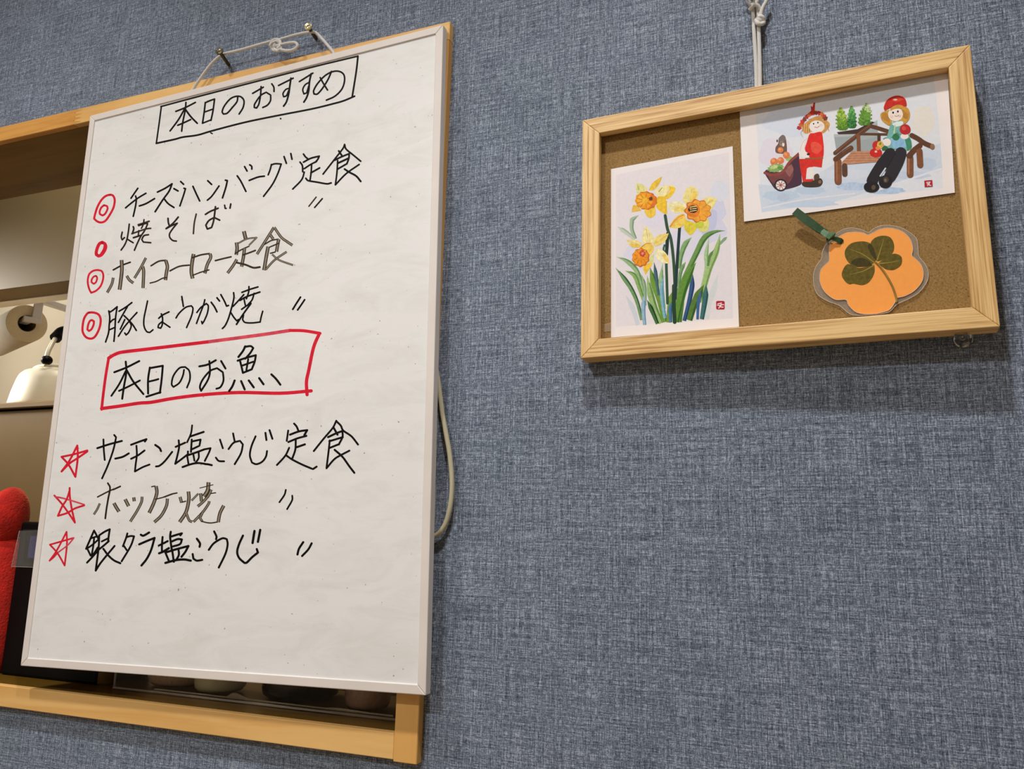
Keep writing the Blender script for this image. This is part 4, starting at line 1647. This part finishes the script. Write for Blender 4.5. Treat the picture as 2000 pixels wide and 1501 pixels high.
add_tube(bm, cl3 + cl3[:1], 0.00022, 6, smooth=False)
cl4 = [FS.px(*z4(q.x, q.y), TH - 0.0001) for q in ic]
add_tube(bm, cl4 + cl4[:1], 0.00022, 6, smooth=False)
link_mesh('laminate_rim', bm, plain((236, 228, 216), 0.08, 0, 0.02, 60, 0.9, alpha=0.6, name='laminate_edge'), tg)
OL = plain((100, 86, 28), 0.6, 0, 0.28, 420, 0.2, name='pressed_leaf')
OLD = plain((66, 58, 22), 0.6, 0, 0.2, 420, 0.2, name='pressed_leaf_overlap')
VEIN = plain((158, 138, 56), 0.6, 0, 0.1, 300, 0.2, name='leaf_vein')
leaves = ([1110, 745, 1045, 640, 1040, 550, 1085, 490, 1170, 462, 1262, 480, 1306, 560, 1296, 650, 1230, 712, 1140, 750],
          [1085, 785, 1085, 880, 1030, 980, 950, 1020, 850, 1004, 800, 1010, 750, 972, 715, 890, 780, 782, 900, 825, 1000, 810],
          [1130, 770, 1240, 690, 1320, 665, 1390, 702, 1386, 790, 1312, 845, 1230, 846, 1170, 812],
          [1085, 765, 1000, 800, 880, 816, 800, 772, 752, 690, 762, 610, 830, 545, 950, 525, 1035, 548, 1075, 610, 1104, 700])
clov = thing('clover', FS.px(*z4(1100, 760), TH), None, None)
clov.parent = tg
clov.matrix_basis = Matrix.Translation(world_inv(tg) @ FS.px(*z4(1100, 760), TH))
hh = TH
vein_sets = ([1115, 735, 1160, 600, 1190, 500], [1080, 795, 960, 860, 800, 900], [1140, 775, 1250, 765, 1370, 740], [1085, 765, 950, 670, 800, 610])
for lf, vn in zip(leaves, vein_sets):
    bm = bmesh.new()
    hh += 0.00003
    slab(bm, closed_curve(lf), hh - 0.00002, hh, 0)
    mid = [Vector((vn[k], vn[k + 1])) for k in range(0, 6, 2)]
    for run in rib2d(smooth_path(mid, 4), 9, taper=lambda t: 1.3 - t):
        for pl_ in run:
            add_poly(bm, [FS.px(*z4(q.x, q.y), hh + 0.00001) for q in pl_], 1)
    link_mesh('leaflet', bm, [OL, VEIN, OLD], clov)
bm = bmesh.new()
slab(bm, closed_curve([1035, 548, 1075, 600, 1104, 700, 1108, 744, 1060, 690, 1015, 610, 1012, 570]), hh, hh + 0.00003, 0)
slab(bm, closed_curve([820, 775, 900, 812, 1000, 808, 1060, 790, 1010, 735, 930, 712, 850, 730]), hh, hh + 0.00003, 0)
link_mesh('leaflet_overlap', bm, OLD, clov)
bm = bmesh.new()
sp = [(1095, 755), (1150, 812), (1220, 910), (1290, 1040), (1335, 1180), (1335, 1215)]
add_tube(bm, [FS.px(*z4(*q), hh + 0.0002) for q in sp], 0.0007, 8)
link_mesh('clover_stem', bm, plain((150, 122, 50), 0.6, 0, 0.15, 300, name='dry_stem'), clov)
# ribbon threaded through the punched hole
RIB = plain((44, 74, 42), 0.55, 0, 0.15, 500, 0.4, name='green_ribbon')
RIBL = plain((92, 128, 92), 0.45, 0, 0.15, 500, 0.5, name='green_ribbon_shine')
rb = bpy.data.objects.new('ribbon', None)
C.objects.link(rb)
rb.parent = tg
rb.matrix_basis = Matrix.Translation(world_inv(tg) @ FS.px(*z4(560, 470), TH))


def ribbon_strip(name, L, m):
    """L = rows (left xy, right xy, height)"""
    bm = bmesh.new()
    rows = [[bm.verts.new(FS.px(*z4(*a), h)) for a in (l, r)] for l, r, h in L]
    fs = [bm.faces.new([a[0], a[1], b[1], b[0]]) for a, b in zip(rows, rows[1:])]
    bmesh.ops.recalc_face_normals(bm, faces=fs)
    bmesh.ops.solidify(bm, geom=bm.faces[:], thickness=0.0003)
    return link_mesh(name, bm, m, rb)


ribbon_strip('ribbon_tail', [((155, 218), (218, 148), TH + 0.0060), ((300, 335), (330, 232), TH + 0.0056), ((420, 410), (450, 322), TH + 0.0048), ((530, 470), (525, 385), TH + 0.0040)], RIB)
ribbon_strip('ribbon_tail', [((185, 240), (240, 185), TH + 0.0045), ((300, 332), (345, 255), TH + 0.0042), ((435, 425), (470, 355), TH + 0.0036), ((545, 485), (560, 400), TH + 0.0030)], RIB)
ribbon_strip('ribbon_fold', [((460, 428), (515, 385), TH + 0.0046), ((530, 478), (575, 425), TH + 0.0050), ((570, 500), (652, 425), TH + 0.0046), ((560, 520), (640, 462), TH + 0.0034)], RIBL)
ribbon_strip('ribbon_loop', [((545, 540), (540, 480), TH + 0.0016), ((600, 505), (620, 465), TH + 0.0030), ((690, 550), (715, 490), TH + 0.0014), ((712, 556), (738, 512), TH + 0.0003)], RIB)
bm = bmesh.new()
for pl_ in [[(718 + 24 * math.cos(a * PI / 9), 533 + 24 * math.sin(a * PI / 9)) for a in range(18)]]:
    add_poly(bm, [FS.px(*z4(*q), TH + 0.00006) for q in pl_])
link_mesh('punched_hole', bm, HARD, tg)

# ------------------------------------------------------------------ cord and pins of the picture frame
fcord = thing('hanging_cord', FS.px(1480, 166, -0.012), 'doubled white braided cord holding up the oak picture frame', 'cord')
Z5 = lambda x, y, d_=-0.006: at_y(1400 + x / 7.506, y / 7.506, d_)
bm = bmesh.new()
add_tube(bm, [Z5(584, 1330), Z5(582, 1250), Z5(572, 900), Z5(548, 520), Z5(536, 250), Z5(530, 150), Z5(520, 60, -0.007), Z5(515, -60, -0.008)], 0.00158)
link_mesh('strand', bm, ROPE, fcord)
bm = bmesh.new()
add_tube(bm, [Z5(634, 1330), Z5(634, 1250), Z5(630, 900), Z5(617, 520), Z5(610, 300), Z5(606, 180), Z5(590, 70, -0.007), Z5(560, -60, -0.008)], 0.00158)
link_mesh('strand', bm, ROPE, fcord)
bm = bmesh.new()
kp = [(575, 330), (610, 350), (655, 345), (685, 310), (680, 260), (645, 240), (605, 262), (575, 300), (600, 335), (650, 355), (690, 330), (675, 270)]
add_tube(bm, [Z5(x, y, -0.0085 - 0.0012 * math.sin(k_ * 1.7)) for k_, (x, y) in enumerate(kp)], 0.00155)
add_ball(bm, Z5(632, 300, -0.0075), (0.0036, 0.0026, 0.0036))
link_mesh('knot', bm, ROPE, fcord)
bm = bmesh.new()
add_tube(bm, [Z5(640, 270, -0.008), Z5(648, 190, -0.008), Z5(675, 110, -0.008), Z5(715, 40, -0.008), Z5(760, -50, -0.008)], 0.0016)
link_mesh('loose_end', bm, ROPE, fcord)
bm = bmesh.new()
add_tube(bm, [Z5(480, 150, -0.0075), Z5(515, 105, -0.009), Z5(560, 70, -0.0095), Z5(610, 95, -0.009), Z5(640, 150, -0.0075)], 0.0016)
add_tube(bm, [Z5(470, 10, -0.009), Z5(510, 70, -0.0095), Z5(570, 60, -0.0095), Z5(590, 0, -0.009)], 0.0016)
link_mesh('wrap', bm, ROPE, fcord)

PINC = plain((250, 251, 251), 0.02, 0, 0.0, 40, trans=1.0, ior=1.49, name='clear_pin_plastic')
PINM = plain((190, 186, 178), 0.25, 1.0, 0.05, 200, name='pin_steel')


def push_pin(base, tip, label):
    base, tip = Vector(base), Vector(tip)
    ax = (tip - base).normalized()
    L = (tip - base).length
    t = thing('push_pin', base, label, 'push pin', 'clear push pins in the blue wall')
    bm = bmesh.new()
    add_lathe(bm, base, ax, [(0, 0.0), (0.0056, 0.0), (0.0060, 0.0007), (0.0056, 0.0015), (0.0030, 0.0026), (0.0024, L * 0.45), (0.0027, L * 0.7), (0.0040, L * 0.88),
                             (0.0042, L * 0.96), (0.0034, L), (0, L)], 32, cap=False)
    link_mesh('head', bm, PINC, t)
    bm = bmesh.new()
    add_lathe(bm, base, ax, [(0.0006, -0.0035), (0.0006, L * 0.5), (0, L * 0.52)], 10)
    link_mesh('point', bm, PINM, t)
    return t


push_pin(at_y(1881.5, 662, -0.003), at_y(1877.5, 653, -0.0175), 'clear push pin propping the lower right corner of the oak frame')
push_pin(at_y(1470, 4, -0.003), at_y(1466, -5, -0.0175), 'clear push pin at the top that the frame cord hangs from')

# ------------------------------------------------------------------ kitchen behind the hatch
SH_Z = at_y(0, 788, 0.45).z
fx0, fx1 = -2.3, -0.75
fridge = thing('steel_cabinet', ((fx0 + fx1) / 2, 0.72, 0), 'tall taupe steel cabinet in the kitchen carrying the kettle', 'cabinet')
box('body', fx0, fx1, 0.45, 0.98, 0.0, SH_Z - 0.016, STEEL, fridge, 0.002)
box('top_slab', fx0 - 0.005, fx1 + 0.005, 0.444, 0.985, SH_Z - 0.012, SH_Z, STEEL, fridge, 0.002)
box('shadow_gap', fx0 + 0.004, fx1 - 0.004, 0.452, 0.98, SH_Z - 0.016, SH_Z - 0.012, BLACK, fridge)

kc = at_y(126, 783, 0.60)
kx, ky = kc.x, kc.y
kr = 0.104
kz = SH_Z
ket = thing('kettle', (kx, ky, kz), 'matt aluminium kettle standing on the steel cabinet, half hidden by the board', 'kettle')
bm = bmesh.new()
add_lathe(bm, (kx, ky, kz), (0, 0, 1), [(kr * 0.95, 0), (kr, 0.005), (kr * 1.0, 0.016), (kr * 0.96, 0.040), (kr * 0.90, 0.066), (kr * 0.86, 0.078), (kr * 0.79, 0.086), (kr * 0.66, 0.091), (kr * 0.58, 0.092)], 56)
link_mesh('body', bm, ALU, ket)
bm = bmesh.new()
add_lathe(bm, (kx, ky, kz), (0, 0, 1), [(kr * 0.62, 0.092), (kr * 0.64, 0.095), (kr * 0.60, 0.099), (kr * 0.36, 0.105), (0, 0.108)], 56)
ld = link_mesh('lid', bm, ALU, ket)
bm = bmesh.new()
add_lathe(bm, (kx, ky, kz), (0, 0, 1), [(0.006, 0.107), (0.007, 0.118), (0.014, 0.128), (0.015, 0.136), (0.009, 0.141), (0, 0.142)], 28)
link_mesh('lid_knob', bm, BLACK, ld)
hd = Vector((0.36, -0.93, 0)).normalized()
hb = Vector((kx, ky, kz))
bm = bmesh.new()
hp = [hb + hd * (kr * 0.80) + Vector((0, 0, 0.088)), hb + hd * (kr * 0.80) + Vector((0, 0, 0.118)), hb + hd * (kr * 0.62) + Vector((0, 0, 0.152)), hb + hd * (kr * 0.4) + Vector((0, 0, 0.172)),
      hb + Vector((0, 0, 0.180)), hb - hd * (kr * 0.4) + Vector((0, 0, 0.172)), hb - hd * (kr * 0.62) + Vector((0, 0, 0.152)), hb - hd * (kr * 0.80) + Vector((0, 0, 0.118)), hb - hd * (kr * 0.80) + Vector((0, 0, 0.088))]
add_tube(bm, hp, 0.0045, 10)
hdl = link_mesh('handle', bm, ALU, ket)
bm = bmesh.new()
add_tube(bm, [h + Vector((0, 0, 0.0015)) for h in hp[2:7]], 0.0115, 14)
link_mesh('handle_grip', bm, BLACK, hdl)
for s_ in (1, -1):
    bm = bmesh.new()
    add_ball(bm, hb + hd * (s_ * kr * 0.80) + Vector((0, 0, 0.102)), (0.011, 0.011, 0.010))
    link_mesh('handle_bracket', bm, BLACK, hdl)
bm = bmesh.new()
sd = Vector((0.93, 0.36, 0)).normalized()
add_tube(bm, [hb + sd * (kr * 0.85) + Vector((0, 0, 0.055)), hb + sd * (kr * 1.15) + Vector((0, 0, 0.075)), hb + sd * (kr * 1.4) + Vector((0, 0, 0.105))], [0.016, 0.009], 16)
link_mesh('spout', bm, ALU, ket)

# paper towel roll under the bulkhead
ry = 0.76
rc = at_y(52.5, 631.5, ry)
rr = 0.0475
ax = Vector((0.93, -0.36, 0)).normalized()
towel = thing('paper_towel_roll', rc - Vector((0, 0, rr)), 'white paper towel roll on a hanger below the taupe bulkhead', 'paper towel')
TOWEL = plain((206, 198, 180), 0.85, 0, 0.03, 30, name='paper_towel')
TOWEL_E = plain((242, 226, 190), 0.9, 0, 0.08, 400, name='paper_roll_end')
bm = bmesh.new()
Lr = 0.26
ri = rr * 0.44
add_lathe(bm, rc - ax * Lr, ax, [(ri, 0), (rr, 0), (rr, Lr)], 56, 0, cap=False)
add_lathe(bm, rc - ax * Lr, ax, [(rr, Lr), (rr * 0.97, Lr + 0.0006), (ri * 1.03, Lr + 0.0006), (ri, Lr)], 56, 1, cap=False)
link_mesh('paper', bm, [TOWEL, TOWEL_E], towel)
bm = bmesh.new()
add_lathe(bm, rc - ax * Lr, ax, [(ri * 0.99, 0.0), (ri * 0.99, Lr), (ri * 0.93, Lr), (ri * 0.93, 0.0)], 40, 0, cap=False)
link_mesh('core', bm, plain((112, 92, 56), 0.9, name='cardboard_core'), towel)
hold = thing('towel_holder', rc + Vector((0, 0, rr + 0.03)), 'pale grey plastic hanger arm hooked into the end of the paper towel roll', 'holder')
HOLD = plain((240, 238, 238), 0.4, 0, 0.03, 40, name='pale_grey_plastic')
ez = Vector((0, 0, 1))
ew = ez.cross(ax)


def hold_box(name, w0, w1, z0, z1, d0, d1):
    bm = bmesh.new()
    P = [rc + ax * d1 + ew * w0 + ez * z0, rc + ax * d1 + ew * w1 + ez * z0, rc + ax * d1 + ew * w1 + ez * z1, rc + ax * d1 + ew * w0 + ez * z1]
    add_hex(bm, P + [q - ax * (d1 - d0) for q in P], 0.0015)
    return link_mesh(name, bm, HOLD, hold)


hold_box('upright', rr * 0.16, rr * 0.62, rr * 0.10, rr * 1.30, 0.002, 0.008)
hold_box('arm', -rr * 0.24, rr * 0.62, rr * 0.06, rr * 0.36, 0.0022, 0.010)
hold_box('peg', -rr * 0.24, rr * 0.20, rr * 0.06, rr * 0.30, -0.03, 0.0022)
bm = bmesh.new()
top = rc + ax * 0.005 + ew * (rr * 0.40) + ez * (rr * 1.25)
add_box(bm, top.x - 0.012, top.x + 0.012, top.y - 0.004, 1.02, top.z, top.z + 0.012, 0.001)
link_mesh('wall_bracket', bm, HOLD, hold)

structure('trim_9', (-2.9, -0.6, 0.560, 0.592, ZO + 0.4365, ZO + 0.462), m=OFFW)      # pale edging of the bulkhead

# ------------------------------------------------------------------ on the hatch sill
SILL = OPZ0
dx0 = at_y(38, 1040, 0.036).x
dx1 = at_y(188, 1332, 0.036).x
dz1 = at_y(55, 1018, 0.036).z
dev = thing('card_terminal', ((dx0 + dx1) / 2, 0.07, SILL), 'black till device with a small dark blue screen on the wooden sill', 'terminal')
bm = bmesh.new()
add_box(bm, dx0, dx1, 0.036, 0.110, SILL, dz1, 0.003, 0, 2)
link_mesh('body', bm, BLACK, dev)


def face_px(name, q, y, depth, m, parent):
    P = [at_y(u, v, y) for u, v in q]
    bm = bmesh.new()
    add_hex(bm, P + [a + Vector((0, depth, 0)) for a in P], 0.0)
    return link_mesh(name, bm, m, parent)


sx0, sx1 = at_y(44, 1034, 0.035).x, dx1 - 0.012
sz0, sz1 = at_y(40, 1106, 0.035).z, at_y(50, 1033, 0.035).z
box('bezel', sx0, sx1, 0.0345, 0.037, sz0, sz1, BLACK2, dev, 0.0008)
bm = bmesh.new()
c0 = sx0 + 0.006
add_hex(bm, [(c0 + 0.004, 0.0335, sz0 + 0.005), (sx1 - 0.006, 0.0335, sz0 + 0.005), (sx1 - 0.006, 0.0335, sz1 - 0.003), (c0 + 0.002, 0.0335, sz1 - 0.003),
             (c0 + 0.004, 0.0346, sz0 + 0.005), (sx1 - 0.006, 0.0346, sz0 + 0.005), (sx1 - 0.006, 0.0346, sz1 - 0.003), (c0 + 0.002, 0.0346, sz1 - 0.003)])
link_mesh('screen_surround', bm, BLACK, dev)
s0 = at_y(57, 1066, 0.033).x
box('screen', s0, sx1 - 0.012, 0.0328, 0.0336, at_y(60, 1089, 0.033).z, at_y(62, 1046, 0.033).z, plain((30, 30, 66), 0.2, emit=0.55, name='blue_screen'), dev)

slv = thing('plastic_sleeve', at_y(45, 1105, 0.024), 'clear plastic sleeve propped against the black till device', 'sleeve')
bm = bmesh.new()
q = [at_y(22, 1106, 0.022), at_y(86, 1108, 0.026), at_y(92, 1034, 0.030), at_y(38, 1036, 0.026)]
add_hex(bm, q + [a + Vector((0, 0.0004, 0)) for a in q], 0)
link_mesh('film', bm, plain((190, 186, 178), 0.15, 0, 0.02, 40, 0.5, alpha=0.07, name='thin_film'), slv)
bm = bmesh.new()
add_tube(bm, [q[0], q[1]], 0.0003, 6)
add_tube(bm, [q[0], q[3]], 0.0003, 6)
link_mesh('edge_seam', bm, plain((200, 194, 186), 0.2, alpha=0.4, name='film_edge'), slv)

# red plush figure, mostly beyond the left edge of the photograph
pe = at_y(34, 1060, 0.036)
pr_ = 0.052
pcx, pcy = pe.x - pr_ * 0.985, 0.040
sz_ = at_y(30, 1054, 0.036).z
pt = thing('plush_toy', (pcx, pcy, SILL), 'bright red plush toy at the left end of the sill beside the black device', 'plush toy')
bm = bmesh.new()
prof = []
H = sz_ - SILL
for i in range(15):
    t = i / 14
    prof.append((pr_ * (0.90 + 0.10 * math.sin(PI * min(1, t * 1.1))) * (1 if 0 < i < 14 else 0.9), H * t))
prof = [(0, 0.0)] + prof + [(pr_ * 0.55, H + 0.004), (0, H + 0.005)]
add_lathe(bm, (0, 0, 0), (0, 0, 1), prof, 48, 0, cap=False)
bmesh.ops.transform(bm, matrix=Matrix.Translation((pcx, pcy, SILL)) @ Matrix.Diagonal((1, 0.72, 1, 1)), verts=bm.verts)
link_mesh('body', bm, PLUSH, pt)
hc = at_y(14, 1008, 0.034)
tp = at_y(25, 952, 0.034)
hr = 0.018
for ex_ in (hc.x, 2 * pcx - hc.x):
    bm = bmesh.new()
    add_ball(bm, (ex_, 0.034, hc.z), (hr, 0.025, (tp.z - hc.z) * 0.97), 0, 40)
    for v in bm.verts:      # each ear rises towards its outer side
        f = (v.co.x - ex_) / hr * (1 if ex_ > pcx else -1)
        if v.co.z > hc.z:
            v.co.z += (0.35 * f * (1 - 0.25 * f * f)) * (v.co.z - hc.z)
    link_mesh('ear', bm, PLUSH, pt)

# small glass bottle and the bin of jars under the board
bc = at_y(205, 1335, 0.048)
bo = thing('glass_bottle', (bc.x, 0.048, SILL), 'small dark glass bottle with a golden base between the black device and the clear bin', 'bottle')
bm = bmesh.new()
rb_ = 0.0105
add_lathe(bm, (bc.x, 0.048, SILL), (0, 0, 1), [(0, 0), (rb_ * 0.9, 0), (rb_, 0.003), (rb_, 0.05), (rb_ * 0.5, 0.062), (rb_ * 0.45, 0.072), (0, 0.072)], 28)
link_mesh('glass', bm, plain((150, 118, 52), 0.08, 0, 0.1, 80, trans=0.5, name='brown_glass'), bo)
bm = bmesh.new()
add_lathe(bm, (bc.x, 0.048, SILL), (0, 0, 1), [(rb_ * 0.6, 0.068), (rb_ * 0.6, 0.085), (0, 0.086)], 24)
link_mesh('cap', bm, BLACK, bo)

tx0 = at_y(221, 1345, 0.030).x
tx1 = OPX1 - 0.003
ty0, ty1, tz1 = 0.030, 0.128, SILL + 0.085
bn = thing('storage_bin', ((tx0 + tx1) / 2, 0.07, SILL), 'long frosted plastic bin of seasoning jars on the wooden sill under the board', 'bin')
bm = bmesh.new()
wl = 0.0022
add_box(bm, tx0, tx1, ty0, ty0 + wl, SILL + 0.002, tz1, 0.0006)
add_box(bm, tx0, tx1, ty1 - wl, ty1, SILL + 0.002, tz1, 0.0006)
add_box(bm, tx0, tx0 + wl, ty0 + wl, ty1 - wl, SILL + 0.002, tz1, 0.0006)
add_box(bm, tx1 - wl, tx1, ty0 + wl, ty1 - wl, SILL + 0.002, tz1, 0.0006)
add_box(bm, tx0, tx1, ty0, ty1, SILL + 0.0004, SILL + 0.0024, 0.0006)
link_mesh('shell', bm, plain((214, 204, 188), 0.22, 0, 0.02, 40, 0.5, alpha=0.03, name='cloudy_plastic'), bn)
bm = bmesh.new()
for a, b in (((tx0, ty0, tz1), (tx1, ty0, tz1)), ((tx0 + 0.001, ty0, SILL + 0.002), (tx0 + 0.001, ty0, tz1)), ((tx0, ty0, SILL + 0.0015), (tx1, ty0, SILL + 0.0015))):
    add_tube(bm, [a, b], 0.0011, 8, smooth=False)
link_mesh('moulded_rim', bm, plain((222, 214, 202), 0.2, alpha=0.5, name='cloudy_rim'), bn)
# wavy packing sheet in the bin
bm = bmesh.new()
shp = [(300, 1357), (345, 1356), (380, 1358), (410, 1364), (430, 1366), (445, 1358), (456, 1352), (470, 1356), (490, 1368), (510, 1378), (540, 1383), (580, 1385), (620, 1383), (650, 1381), (690, 1386), (730, 1392), (768, 1396)]
top = [at_y(u, v, ty0 + 0.0045) for u, v in smooth_path([Vector((a, b)) for a, b in shp], 4)]
rows = [[bm.verts.new((q.x, q.y, max(q.z, SILL + 0.004))), bm.verts.new((q.x, q.y, SILL + 0.0026)), bm.verts.new((q.x, q.y + 0.0065, SILL + 0.0026))] for q in top]
for a, b in zip(rows, rows[1:]):
    bm.faces.new([a[0], b[0], b[1], a[1]])
    bm.faces.new([a[0], a[2], b[2], b[0]])
sheet_o = link_mesh('packing_sheet', bm, plain((178, 166, 142), 0.7, 0, 0.1, 500, name='foam_sheet'), None, True, (top[8].x, 0.07, SILL + 0.003))
tag(sheet_o, 'wavy grey foam sheet lining the plastic bin beneath the jars', 'liner')


def jar(u0, u1, vb, y, fill, lid_c, label, glass=True, dark=False):
    um = (u0 + u1) / 2
    r = 0.03
    for _ in range(4):
        c = at_y(um, vb, y + r)
        r = 0.5 * (u1 - u0) / FPX * (c - CAM).dot(FW) * 0.95
    cx = min(max(c.x, tx0 + wl + r + 0.002), tx1 - wl - r - 0.002)
    y = y + r
    zb = SILL + 0.0026
    t = thing('seasoning_jar', (cx, y, zb), label, 'jar', 'seasoning jars in the plastic bin')
    H = 0.075
    bm = bmesh.new()
    add_lathe(bm, (cx, y, zb), (0, 0, 1), [(r * 0.86, 0), (r * 0.97, 0.003), (r, 0.008), (r, H * 0.82), (r * 0.84, H * 0.93), (r * 0.84, H)], 40)
    link_mesh('pot', bm, fill, t)
    bm = bmesh.new()
    add_lathe(bm, (cx, y, zb), (0, 0, 1), [(r * 0.9, H), (r * 0.9, H + 0.014), (r * 0.84, H + 0.016), (0, H + 0.016)], 40)
    link_mesh('lid', bm, lid_c, t)
    return t


LIDC = plain((226, 220, 206), 0.5, name='jar_lid')
jar(246, 372, 1352, 0.050, plain((206, 172, 138), 0.12, 0, 0.2, 700, 0.6, name='brown_powder_jar'), LIDC, 'seasoning jar of light brown powder, leftmost in the bin')
jar(376, 480, 1366, 0.0445, plain((220, 212, 172), 0.15, 0, 0.06, 60, 0.6, name='pale_liquid_jar'), LIDC, 'pale greenish translucent seasoning jar, second from the left in the bin')
jar(507, 664, 1380, 0.042, plain((5, 5, 6), 0.1, 0, 0.1, 60, 0.5, name='black_jar'), BLACK, 'glossy black jar in the middle of the bin')
jar(670, 764, 1388, 0.0445, plain((170, 136, 118), 0.12, 0, 0.15, 300, 0.6, name='mauve_brown_jar'), LIDC, 'mauve brown seasoning jar, rightmost in the bin')
